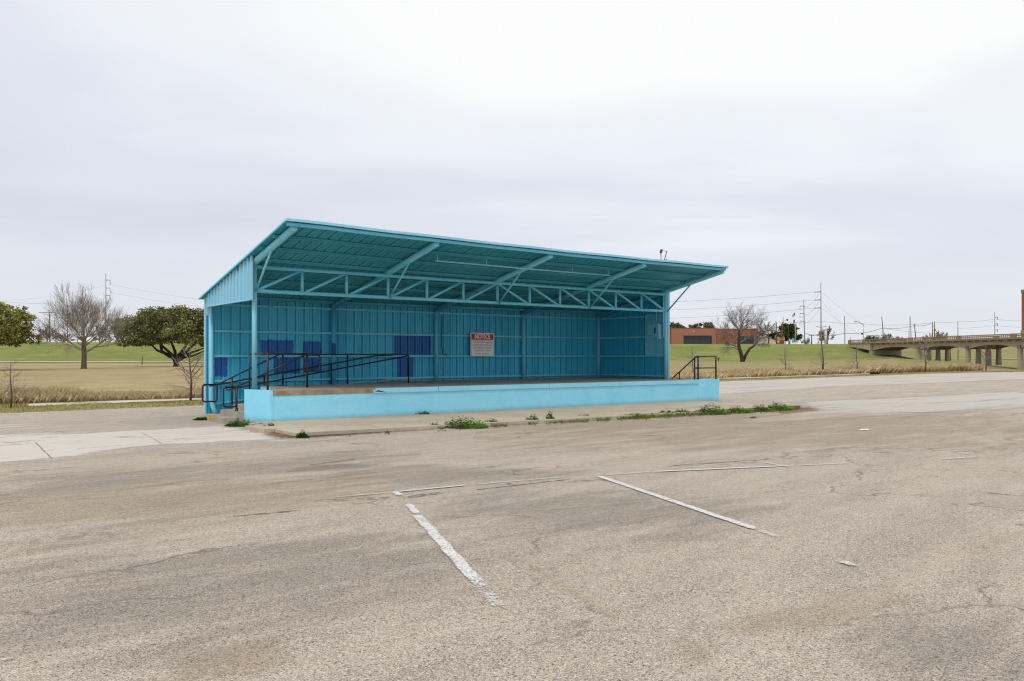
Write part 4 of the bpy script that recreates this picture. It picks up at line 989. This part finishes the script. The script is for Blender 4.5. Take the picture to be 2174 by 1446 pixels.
for t in np.arange(2,BL,3.1): MB().slab([bp(t,-.2,6.0),bp(t+.45,-.2,6.0),bp(t+.45,.9,5.85),bp(t,.9,5.85)],(0,0,.34)).build('deck_bracket',M['bridgepale'],br)
for i,t in enumerate(stations[1:]):
    zb=[1.0,.2,-1.8,-2,-2][i]-.8
    for j,w in enumerate((.7,3.8,6.9,10.0)):
        mb=MB(); c=[]
        for (zz_,hw,hl) in ((zb,.5,.66),(3.9,.42,.5)):
            c+= [bp(t-hl,w+.4-hw,zz_),bp(t+hl,w+.4-hw,zz_),bp(t+hl,w+.4+hw,zz_),bp(t-hl,w+.4+hw,zz_)]
        mb.add(c,[(3,2,1,0),(4,5,6,7),(0,1,5,4),(1,2,6,5),(2,3,7,6),(3,0,4,7)]); mb.build('pier_column',M['bridgepale'],br)
    MB().slab([bp(t-.55,.5,3.9),bp(t+.55,.5,3.9),bp(t+.55,11.0,3.9),bp(t-.55,11.0,3.9)],(0,0,.9)).build('pier_cap',M['bridgeconc'],br)
MB().slab([bp(stations[0]-1.5,.3,2.0),bp(stations[0]+.2,.3,2.0),bp(stations[0]+.2,11.2,2.0),bp(stations[0]-1.5,11.2,2.0)],(0,0,4.25)).build('abutment',M['bridgepale'],br)
MB().slab([bp(1,-.12,5.6),bp(stations[0],-.12,4.0),bp(stations[0],-.12,6.3),bp(0,-.12,6.3)],bn*.4).build('wing_wall',M['bridgepale'],br)
gm=MB(); t=tpx(1995); gm.slab([bp(t-2.6,.895,5.25),bp(t+1.2,.895,5.1),bp(t+2.4,.895,5.45),bp(t-.5,.895,5.6)],bn*-.004); gm.build('graffiti_smear',simple('blue_spray_paint',(.16,.36,.52),.7,.2,.3,2),br)

# ------------------------------------------------------------------ poles, lamps, wires
wood=simple('weathered_pole_wood',(.13,.10,.08),.95,.1,.3,1.5); polem=simple('grey_steel_pole',(.30,.32,.34),.5,.4,.1,.6); lampm=simple('pale_lamp_metal',(.45,.46,.47),.4,.4,.1,2); wirem=simple('wire',(.27,.27,.29),.6,.3,.1,1)
def pole(name,label,cat,top,bot,d,w=2.0,m=None,group=None):
    k=d/F; b=at(bot[0],bot[1],d); a=at(top[0],top[1],d); t=thing(name,label,cat,b,0,group); v=a-b
    MB().tube([(0,0,-1.5),tuple(v*.5),tuple(v)],[w*k*.55,w*k*.5,w*k*.4],8).build('pole',m or wood,t)
    return t,k,v
def arm(t,p,q,r,m,name='arm'): return MB().tube([p]+([q] if not isinstance(q,list) else q),r,6).build(name,m,t)
# left side
t,k,v=pole('transmission_pole','grey steel transmission pole with three right-hand arms behind the big bare tree','power pole',(224.5,581),(224.5,728),300,2.0,polem)
for y in (595,612,628):
    z=(728-y)*k; a=arm(t,(0,0,z),[(4*k,0,z+.1),(9.5*k,0,z)],.14,polem); MB().tube([(9.5*k,0,z),(9.5*k,0,z-9*k)],.12,5).build('insulator',lampm,a)
t,k,v=pole('utility_pole','wooden utility pole with one long crossarm right of the left edge oak','power pole',(105,663),(106.5,728),280,2.0)
arm(t,(-24*k,0,64*k),(9*k,0,64.5*k),.1,wood,'crossarm')
t,k,v=pole('utility_pole','faint thin wooden pole seen through the top of the big bare tree','power pole',(143,646),(143,728),300,1.6); arm(t,(-3*k,0,78*k),(5*k,0,78*k),.1,wood,'crossarm')
pole('marker_post','short dark marker post in the field between the two left trees','post',(302.5,757),(301,774.5),178,2.2)
# right side
t,k,v=pole('transmission_pole','grey transmission pole with three hooked left arms right of the flags','power pole',(1706,636),(1709,733),325,2.2,polem)
for y in (651,667,683):
    z=(733-y)*k; a=arm(t,(0,0,z),[(-5*k,0,z+1.2*k),(-10*k,0,z+1.5*k)],.16,polem); MB().tube([(-10.5*k,0,z+1.4*k),(-10.8*k,0,z-6*k)],.12,5).build('insulator',lampm,a)
MB().box(0,3*k,-.1,.1,95.5*k,96.3*k).build('top_bracket',polem,t)
t,k,v=pole('transmission_pole','tallest grey transmission pole with three left arms and a low crossarm','power pole',(1742.5,600),(1743.5,733),325,2.4,polem)
for y in (619,636,653): z=(733-y)*k; arm(t,(0,0,z),(-14*k,0,z-1.6*k),.2,polem)
arm(t,(-11*k,0,(733-693)*k),[(0,0,(733-695)*k),(11.5*k,0,(733-692.5)*k)],.14,polem,'crossarm')
t,k,v=pole('utility_pole','small T shaped wooden pole between the two transmission poles','power pole',(1723,711),(1723,733),335,2.2); arm(t,(-5.5*k,0,21*k),(5.5*k,0,21*k),.12,wood,'crossarm')
pole('utility_pole','plain wooden pole standing left of the street lamp at the bridge end','power pole',(1793,671),(1794,733),315,1.6)
pole('utility_pole','wooden pole leaning left above the far part of the bridge railing','power pole',(1872,672),(1876.5,726),330,1.9)
pole('utility_pole','short wooden pole leaning left right of the thin lattice mast','power pole',(1941,687),(1945,722),345,1.9)
pole('utility_pole','left pole of the wooden pair above the bridge railing','power pole',(1980,684),(1980,718),345,1.9,None)
t,k,v=pole('utility_pole','right pole of the wooden pair, with a small transformer','power pole',(1984,682.5),(1984,718),345,1.9); MB().tube([(1.5*k,0,15*k),(1.5*k,0,19*k)],1.1*k,8).build('transformer',M['dark'],t)
pole('utility_pole','wooden pole rising behind the bridge between second and third pier','power pole',(2033.5,683),(2034,762),330,1.5)
pole('utility_post','dark post under the bridge deck left of the second pier','post',(2018,736),(2018.5,762),325,1.7)
t,k,v=pole('transmission_pole','grey transmission pole with three hooked right arms near the brick tower','power pole',(2111.5,662),(2112.5,720),345,1.5,polem)
for y in (675,689,702): z=(720-y)*k; arm(t,(0,0,z),[(3*k,0,z+2*k),(5.5*k,0,z+1.6*k),(5.5*k,0,z-3*k)],.13,polem)
t,k,v=pole('utility_pole','short wooden pole left of the rust brown street lamp','power pole',(1648.5,684),(1649,733),330,1.6)
t,k,v=pole('utility_pole','thin grey pole rising behind the rust brown street lamp','power pole',(1663.5,673),(1663.5,733),338,1.5,polem)
t,k,v=pole('utility_pole','dark thin pole in front of the round live oak','power pole',(1674,689),(1674.5,733),328,1.3)
t,k,v=pole('street_lamp','rust brown street lamp with short curved arm left of the round live oak','street lamp',(1660.5,684),(1660.5,733),322,1.7,simple('rusty_pole',(.24,.12,.07),.8,.2,.2,2))
arm(t,(0,0,48*k),[(4*k,0,52*k),(9*k,0,54*k)],.12,lampm); MB().tube([(9*k,0,54*k),(12.5*k,0,53.6*k)],[.25,.4],8).build('lamp_head',M['dark'],t)
t,k,v=pole('street_lamp','grey street lamp with long arm curving left above the bridge end','street lamp',(1833.5,690),(1832.5,725),292,1.7,lampm)
arm(t,(.6*k,0,34*k),[(-2*k,0,37*k),(-9*k,0,41*k),(-16*k,0,42.5*k)],.13,lampm); MB().tube([(-14*k,0,42.4*k),(-19*k,0,42.2*k)],[.3,.22],8).build('lamp_head',lampm,t); MB().tube([(-3.5*k,0,16.6*k),(-1*k,0,16.6*k)],.35,8).build('camera_box',M['dark'],t)
pole('marker_post','tiny post at the start of the bridge railing','post',(1806,715),(1806,728),300,1.0)
# lattice mast
d=520;k=d/F; t=thing('lattice_mast','faint thin grey lattice radio mast behind the bridge','mast',at(1932,725,d)); mb=MB()
for sx,sy in ((-1,-1),(1,-1),(1,1),(-1,1)): mb.tube([(sx*2.6*k,sy*.8,0),(sx*.5*k,sy*.15,54*k)],.11,4)
for i in range(18):
    z0=i*3*k; z1=(i+1)*3*k; w0=(2.6-2.1*i/18)*k; w1=(2.6-2.1*(i+1)/18)*k; s=1 if i%2 else -1
    mb.tube([(-s*w0,-.6,z0),(s*w1,-.5,z1)],.08,4); mb.tube([(-w0,-.6,z0),(w0,-.6,z0)],.07,4)
mb.build('mast_frame',simple('faint_grey_mast',(.52,.53,.56),.7,.2,.05,1),t)
# flagpole with two flags
t,k,v=pole('flagpole','white flagpole in front of the round live oak','flagpole',(1688,660),(1688.5,733),312,1.2,simple('white_pole',(.66,.65,.62),.4,.4,.05,2))
def flagmat(us):
    q_=NT('striped_flag' if us else 'black_flag'); v_=q_.coord('Object'); x,y,z=q_.sep(v_)
    if us:
        st=q_.math('GREATER_THAN',q_.math('FRACT',q_.math('MULTIPLY',z,2.6)),.5); c=q_.mix(st,(.62,.58,.55),(.42,.04,.04))
        ca=q_.math('MULTIPLY',q_.math('GREATER_THAN',x,-.42),q_.math('GREATER_THAN',z,-.9)); c=q_.mix(ca,c,(.03,.05,.2))
    else:
        n_=q_.n('VectorMath'); n_.operation='DISTANCE'; q_.l(v_,n_.inputs[0]); n_.inputs[1].default_value=(-.6,0,-1.1)
        c=q_.mix(q_.math('LESS_THAN',n_.outputs['Value'],.42),(.02,.02,.022),(.5,.5,.5))
    return q_.fin(c,.9,.1)
def flag(label,x,y,pts,us):
    n=len(pts)//2; t_=MB(); vs=[]
    for i,(a,b) in enumerate(pts): vs+= [(a*k,-.12*math.sin(i*1.7),b*k),(a*k,-.12*math.sin(i*1.7)+.02,b*k)]
    # strip of quads: pts alternate upper/lower edges from the pole outwards
    m_=len(pts)//2; fs=[]
    for i in range(m_-1): a=4*i; fs+= [(a,a+2,a+6,a+4),(a+1,a+5,a+7,a+3)]
    o=t_.add(vs,fs,True).build('flag',flagmat(us)); o.location=at(x,y,312); return tag(o,label,'flag')
flag('red white and blue striped flag drooping from the white flagpole top',1687.6,663.5,[(0,0),(0,-6.5),(-2,-1.5),(-2.2,-8.5),(-4,-4),(-4.2,-10),(-6.3,-7.5),(-6.0,-10.5)],True)
flag('black flag hanging limp below the striped flag on the white flagpole',1687.3,679,[(0,0),(0,-7),(-1.4,.5),(-1.8,-9),(-2.4,.0),(-3.4,-10),(-2.9,-2.5),(-4.2,-10)],False)
# road signs on the levee crest
sw_=simple('sign_panel_white',(.62,.62,.6),.5,.3,.05,2); gz=simple('sign_panel_teal',(.03,.34,.29),.5,.3,.05,2); oz=simple('sign_orange',(.72,.14,.03),.6,.3,.1,2)
def roadsign(label,x,y0,y1,w,m,d=318,legs=2,cat='road sign',shape='rect'):
    k=d/F; t=thing('road_sign',label,cat,at(x,733.5,d)); h0=(733.5-y1)*k; h1=(733.5-y0)*k; w_=w*k/2
    if shape=='rect': mb=MB().box(-w_,w_,-.05,.0,h0,h1)
    else: mb=MB().slab([(w_*math.cos(2*PI*i/16),-.05,(h0+h1)/2+(h1-h0)/2*math.sin(2*PI*i/16)) for i in range(16)],(0,.05,0))
    p=mb.build('sign_panel',m,t)
    for x_ in ((-w_*.6,w_*.6) if legs==2 else (0,)): MB().box(x_-.05,x_+.05,.01,.1,-1,h1-.1).build('leg',polem,t)
    return t,k,h0,h1,p
t,k,h0,h1,p=roadsign('teal guide sign on two legs in front of the round live oak',1684,720,727.5,6.2,gz)
mb=MB()
for i in range(3): mb.box(-2.0*k,2.0*k-.1*i,-.06,-.051,h0+(.25+.4*i)*(h1-h0)/1.5*.9,h0+(.25+.4*i)*(h1-h0)/1.5*.9+.12)
mb.build('lettering',sw_,p)
roadsign('narrow white sign left of the teal guide sign',1676,719.5,724.5,2.0,sw_,legs=1)
roadsign('small white square sign right of the flagpole',1692.5,722.5,727,4.2,simple('sign_back_grey',(.42,.42,.4),.6,.3,.05,2),legs=1)
t,k,h0,h1,p=roadsign('round orange work sign in front of the small tan kiosk',1652.3,719,729,6,oz,shape='round',legs=1)
MB().box(-1.2*k,1.2*k,-.06,-.051,h0+3*k,h0+4.2*k).build('symbol',sw_,p)
t=thing('traffic_barrel','orange and white work barrels sign stand below the tallest transmission pole','traffic sign',at(1738.5,734,316)); k=316/F
MB().slab([(-4.5*k,0,0),(4.5*k,0,0),(3.6*k,0,4*k),(-3.6*k,0,4*k)],(0,1.2,0)).build('base',oz,t); MB().slab([(-2.4*k,.3,4.05*k),(2.4*k,.3,4.05*k),(1.0*k,.3,10.5*k),(-1.0*k,.3,10.5*k)],(0,.4,0)).build('sign_panel',sw_,t)
MB().slab([(-1.4*k,.28,6*k),(1.4*k,.28,6*k),(0,.28,9.6*k)],(0,.015,0)).build('symbol',oz,t)
# wires
def wire(label,pts,r=.035,sag=0,n=10):
    P=[at(*p) for p in pts]; mb=MB()
    for a,b in zip(P[:-1],P[1:]):
        mb.tube([a.lerp(b,i/n)-Vector((0,0,sag*4*(i/n)*(1-i/n))) for i in range(n+1)],r,4,False)
    o=mb.build('power_line',wirem); return tag(o,label,'power line','power lines')
for i,(ya,yb,lb) in enumerate(((604,560,'uppermost'),(621,577,'middle'),(637,597,'lowest'))):
    pass
wire('top power line running right from the left transmission pole to the stage roof',[(234,604,300),(470,640,330)],.024,.6)
wire('lower power line running right from the left transmission pole to the stage roof',[(234,621,300),(470,655,330)],.024,.6)
wire('power line running left from the left transmission pole past the big bare tree',[(224,606,300),(20,637,330),(-200,650,340)],.024,1)
wire('low power line from the crossarm pole to the left edge oak',[(112,644,290),(0,640,290),(-100,636,290)],.035,.3)
wire('topmost power line from behind the stage to the top arm of the tallest transmission pole',[(1729,619.5,325),(1390,642,345)],.045,.6)
wire('second power line from behind the stage to the middle arm of the tallest transmission pole',[(1729,637,325),(1390,659,345)],.045,.6)
wire('third power line from behind the stage to the lower arm of the tallest transmission pole',[(1729,654,325),(1390,677,345)],.045,.6)
for y,e,lb in ((620,650,'top'),(637,667,'middle'),(654,683,'bottom')): wire(lb+' slack line hanging between the two neighbouring transmission poles',[(1741,y,325),(1696,e+7,327)],.04,1.8)
for y,x2,y2,lb in ((620,1835,690,'top'),(637,1800,705,'middle'),(654,1850,725,'bottom')): wire(lb+' guy line falling right from the tallest transmission pole to the bridge end',[(1744,y,325),(x2,y2,300)],.035,.5)
wire('thick black cable sagging from the tallest transmission pole to the leaning wooden pole',[(1707,708,326),(1794,707.5,318),(1874,696,330)],.10,.9)
wire('black cable joining the two leaning wooden poles and the wooden pair',[(1874,696,330),(1942,691,345),(1980,685,345)],.09,.7)
wire('thin line passing high over the bridge behind the street lamp',[(1650,685,335),(1742,682,335),(1830,687,335),(1900,690,345),(1980,685,345)],.05,.3)
wire('thin line dropping right from the leaning pole above the bridge',[(1874,697,330),(1990,708,350),(2040,711,350)],.05,.4)
wire('high thin line between the wooden pair and the right transmission pole',[(1984,684,345),(2033,683,345),(2112,678,345),(2200,681,345)],.045,.3)
wire('lower thin line between the bridge poles and the right transmission pole',[(2033,697,345),(2112,691,345),(2200,695,345)],.045,.3)

# ------------------------------------------------------------------ small things on the ground
ty=thing('tyre','old black tyre lying flat on the grass verge in front of the bridge abutment','tyre',Vector((0,0,0)))
p=gnd(1857,795.0,.0); ty.location=(p.x,p.y,.10); bmz=MB(); n=28; m_=10; vs=[]
for i in range(n):
    a=2*PI*i/n
    for j in range(m_): b=2*PI*j/m_; r=.34+.13*math.cos(b); vs.append((r*math.cos(a),r*math.sin(a),.115*math.sin(b)+.02))
MB().add(vs,[(i*m_+j,((i+1)%n)*m_+j,((i+1)%n)*m_+(j+1)%m_,i*m_+(j+1)%m_) for i in range(n) for j in range(m_)],True).build('tread',simple('black_rubber',(.012,.012,.013),.8,.2,.3,6),ty)
MB().tube([(0,0,-.09),(0,0,-.05)],.2,16).build('mud_fill',simple('mud_inside',(.05,.04,.03),.95,.1,.3,6),ty)
p=gnd(1834,914); b=MB(); rng=random.Random(2); vs=[];nn=5
for i in range(nn):
    for j in range(nn): vs.append((.05*(i-2)+rng.gauss(0,.01),.03*(j-2),.035*rng.random()+.01))
o=b.add(vs,[(i*nn+j,(i+1)*nn+j,(i+1)*nn+j+1,i*nn+j+1) for i in range(nn-1) for j in range(nn-1)]).build('litter',simple('white_plastic',(.7,.7,.7),.5,.3,.05,5)); o.location=p; tag(o,'scrap of white litter lying on the asphalt right of the sidewalk end','litter')
o=MB().tube([(-.2,.03,.03),(-.08,0,.02),(.04,-.02,.05),(.2,-.05,.02)],[.006,.012,.012,.006],6).tube([(-.08,0,.02),(-.16,-.06,.05)],.007,5).build('stick',simple('bleached_stick',(.55,.5,.43),.9,.1,.1,9)); o.location=gnd(946,915,LOT); tag(o,'bleached white stick lying below the wide kerb weed','stick')
# walker far off on the path
w0=on_row(1525.5,768.4); print('person depth',w0.y); hp=10.4/F*w0.y; s_=hp/1.75
def skin(name,verts,edges,rad,m,parent):
    me=bpy.data.meshes.new(name); me.from_pydata(verts,edges,[]); o=bpy.data.objects.new(name,me); C.objects.link(o); o.parent=parent
    md=o.modifiers.new('skin','SKIN'); sd=me.skin_vertices[0].data
    for i,r in enumerate(rad): sd[i].radius=r if isinstance(r,tuple) else (r,r); sd[i].use_root=(i==0)
    sb_=o.modifiers.new('sub','SUBSURF'); sb_.levels=1; sb_.render_levels=2; me.materials.append(m); return o
per=thing('person','distant person in dark clothing walking beside the levee path right of the stage railing','person',w0,R(20)); per.scale=(s_,s_,s_)
vts=[(0,0,.95),(0,0,1.18),(0,0,1.42),(0,0,1.52),(0,-.02,1.64),(-.17,0,1.40),(-.23,.08,1.14),(-.22,-.04,.92),(.17,0,1.40),(.23,-.06,1.14),(.22,.08,.92),(-.09,0,.88),(-.13,-.06,.48),(-.17,-.02,.08),(-.18,-.16,.03),(.09,0,.88),(.14,.03,.48),(.2,.1,.08),(.2,-.04,.03),(0,-.02,1.74)]
eds=[(0,1),(1,2),(2,3),(3,4),(2,5),(5,6),(6,7),(2,8),(8,9),(9,10),(0,11),(11,12),(12,13),(13,14),(0,15),(15,16),(16,17),(17,18),(4,19)]
rad=[(.16,.12),(.16,.12),(.17,.12),.06,(.09,.11),.07,.055,.04,.07,.055,.04,.10,.07,.05,.045,.10,.07,.05,.045,.06]
skin('body',vts,eds,rad,simple('dark_clothing_black',(.02,.02,.022),.9,.1,.2,5),per)
skin('jacket',[(0,0,.86),(0,0,1.1),(0,0,1.46)],[(0,1),(1,2)],[(.19,.16),(.19,.15),(.19,.13)],simple('black_jacket',(.016,.017,.018),.9,.1,.2,5),per)

# ------------------------------------------------------------------ sky and light
wld=bpy.data.worlds.new('World'); scene.world=wld; wld.use_nodes=True; nt=wld.node_tree; nt.nodes.clear()
def N(t,**kw):
    x=nt.nodes.new('ShaderNode'+t)
    for a,b in kw.items(): setattr(x,a,b)
    return x
def Lk(a,b): nt.links.new(a,b)
SUN_EL,SUN_ROT=R(58),R(200)
sky=N('TexSky'); sky.sky_type='NISHITA'; sky.sun_disc=False; sky.sun_elevation=SUN_EL; sky.sun_rotation=SUN_ROT
bg1=N('Background'); bg1.inputs['Strength'].default_value=.09; Lk(sky.outputs[0],bg1.inputs[0])
tc=N('TexCoord')
def mth(op,a,b=0.0,clamp=False):
    x=N('Math',operation=op,use_clamp=clamp)
    for i,q_ in ((0,a),(1,b)):
        if isinstance(q_,(int,float)): x.inputs[i].default_value=q_
        else: Lk(q_,x.inputs[i])
    return x.outputs[0]
sep=N('SeparateXYZ'); Lk(tc.outputs['Generated'],sep.inputs[0])
zc=mth('ADD',mth('MAXIMUM',sep.outputs[2],0.0),.16)
cmb=N('CombineXYZ'); Lk(mth('DIVIDE',sep.outputs[0],zc),cmb.inputs[0]); Lk(mth('DIVIDE',sep.outputs[1],zc),cmb.inputs[1])
mp=N('Mapping'); mp.inputs['Scale'].default_value=(.55,.9,1); mp.inputs['Location'].default_value=(.7,.35,0); mp.inputs['Rotation'].default_value=(0,0,R(14)); Lk(cmb.outputs[0],mp.inputs[0])
n1=N('TexNoise'); n1.inputs['Scale'].default_value=.85; n1.inputs['Detail'].default_value=5; n1.inputs['Roughness'].default_value=.48; n1.inputs['Distortion'].default_value=.25; Lk(mp.outputs[0],n1.inputs['Vector'])
# bright thin cloud high to the right
dotn=N('VectorMath',operation='DOT_PRODUCT'); Lk(tc.outputs['Generated'],dotn.inputs[0]); bdv=Vector(((1900-CX)/F,1,(HZ-20)/F)).normalized(); dotn.inputs[1].default_value=bdv
elr=N('ValToRGB'); elr.color_ramp.interpolation='EASE'; elr.color_ramp.elements[0].position=.10; elr.color_ramp.elements[0].color=(0,0,0,1); elr.color_ramp.elements[1].position=.42; elr.color_ramp.elements[1].color=(1,1,1,1)
Lk(mth('ADD',sep.outputs[2],mth('MULTIPLY',mth('SUBTRACT',n1.outputs['Fac'],.5),.22)),elr.inputs[0])
glow=mth('MULTIPLY',mth('POWER',mth('MAXIMUM',dotn.outputs['Value'],0.0),5.0),elr.outputs[0])
dk=N('VectorMath',operation='DOT_PRODUCT'); Lk(tc.outputs['Generated'],dk.inputs[0]); dk.inputs[1].default_value=Vector(((150-CX)/F,1,(HZ-400)/F)).normalized()
dark_=mth('POWER',mth('MAXIMUM',dk.outputs['Value'],0.0),14.0)
f=mth('ADD',mth('ADD',mth('MULTIPLY',n1.outputs['Fac'],.62),.09),mth('ADD',mth('MULTIPLY',glow,.40),mth('MULTIPLY',elr.outputs[0],.11))); f=mth('SUBTRACT',f,mth('MULTIPLY',dark_,.10))
rp=N('ValToRGB'); cr=rp.color_ramp; cr.interpolation='EASE'
for i,(p_,c_) in enumerate(((.24,(.64,.66,.745)),(.38,(.705,.725,.80)),(.54,(.82,.84,.89)),(.70,(.93,.93,.92)))):
    e_=cr.elements[i] if i<2 else cr.elements.new(p_); e_.position=p_; e_.color=(*c_,1)
Lk(f,rp.inputs[0])
hzr=N('ValToRGB'); hzr.color_ramp.elements[0].position=0.0; hzr.color_ramp.elements[0].color=(1,1,1,1); hzr.color_ramp.elements[1].position=.16; hzr.color_ramp.elements[1].color=(0,0,0,1); Lk(sep.outputs[2],hzr.inputs[0])
mx=N('Mix',data_type='RGBA'); Lk(mth('MULTIPLY',hzr.outputs[0],.75),mx.inputs[0]); Lk(rp.outputs[0],mx.inputs[6]); mx.inputs[7].default_value=(.73,.75,.795,1)
bg2=N('Background'); bg2.inputs['Strength'].default_value=.98; Lk(mx.outputs[2],bg2.inputs[0])
ms_=N('MixShader'); ms_.inputs[0].default_value=.94; Lk(bg1.outputs[0],ms_.inputs[1]); Lk(bg2.outputs[0],ms_.inputs[2])
wo=N('OutputWorld'); Lk(ms_.outputs[0],wo.inputs[0])
sl_=bpy.data.lights.new('sun','SUN'); sl_.energy=1.5; sl_.angle=R(22); sl_.color=(1,.96,.9); so_=bpy.data.objects.new('sun',sl_); C.objects.link(so_)
dv=Vector((math.sin(SUN_ROT)*math.cos(SUN_EL),math.cos(SUN_ROT)*math.cos(SUN_EL),math.sin(SUN_EL)))
so_.rotation_euler=dv.to_track_quat('Z','Y').to_euler(); so_.location=dv*60

# ------------------------------------------------------------------ camera
cd=bpy.data.cameras.new('camera'); cam=bpy.data.objects.new('camera',cd); C.objects.link(cam); scene.camera=cam
cam.location=(0,0,EYE); cam.rotation_euler=(PI/2,0,0); cd.sensor_width=36; cd.lens=36*F/2174; cd.clip_end=6000; cd.clip_start=.1
cd.shift_y=(HZ-723)/2174
vs_=scene.view_settings; vs_.view_transform='Standard'; vs_.look='None'; vs_.exposure=.17; vs_.gamma=1; vs_.use_curve_mapping=False
scene.render.engine='CYCLES'; scene.cycles.max_bounces=8; scene.cycles.transparent_max_bounces=24; scene.cycles.use_denoising=True; scene.cycles.denoising_prefilter='ACCURATE'; scene.cycles.filter_width=1.2
scene.cycles.use_adaptive_sampling=True; scene.cycles.adaptive_threshold=.01
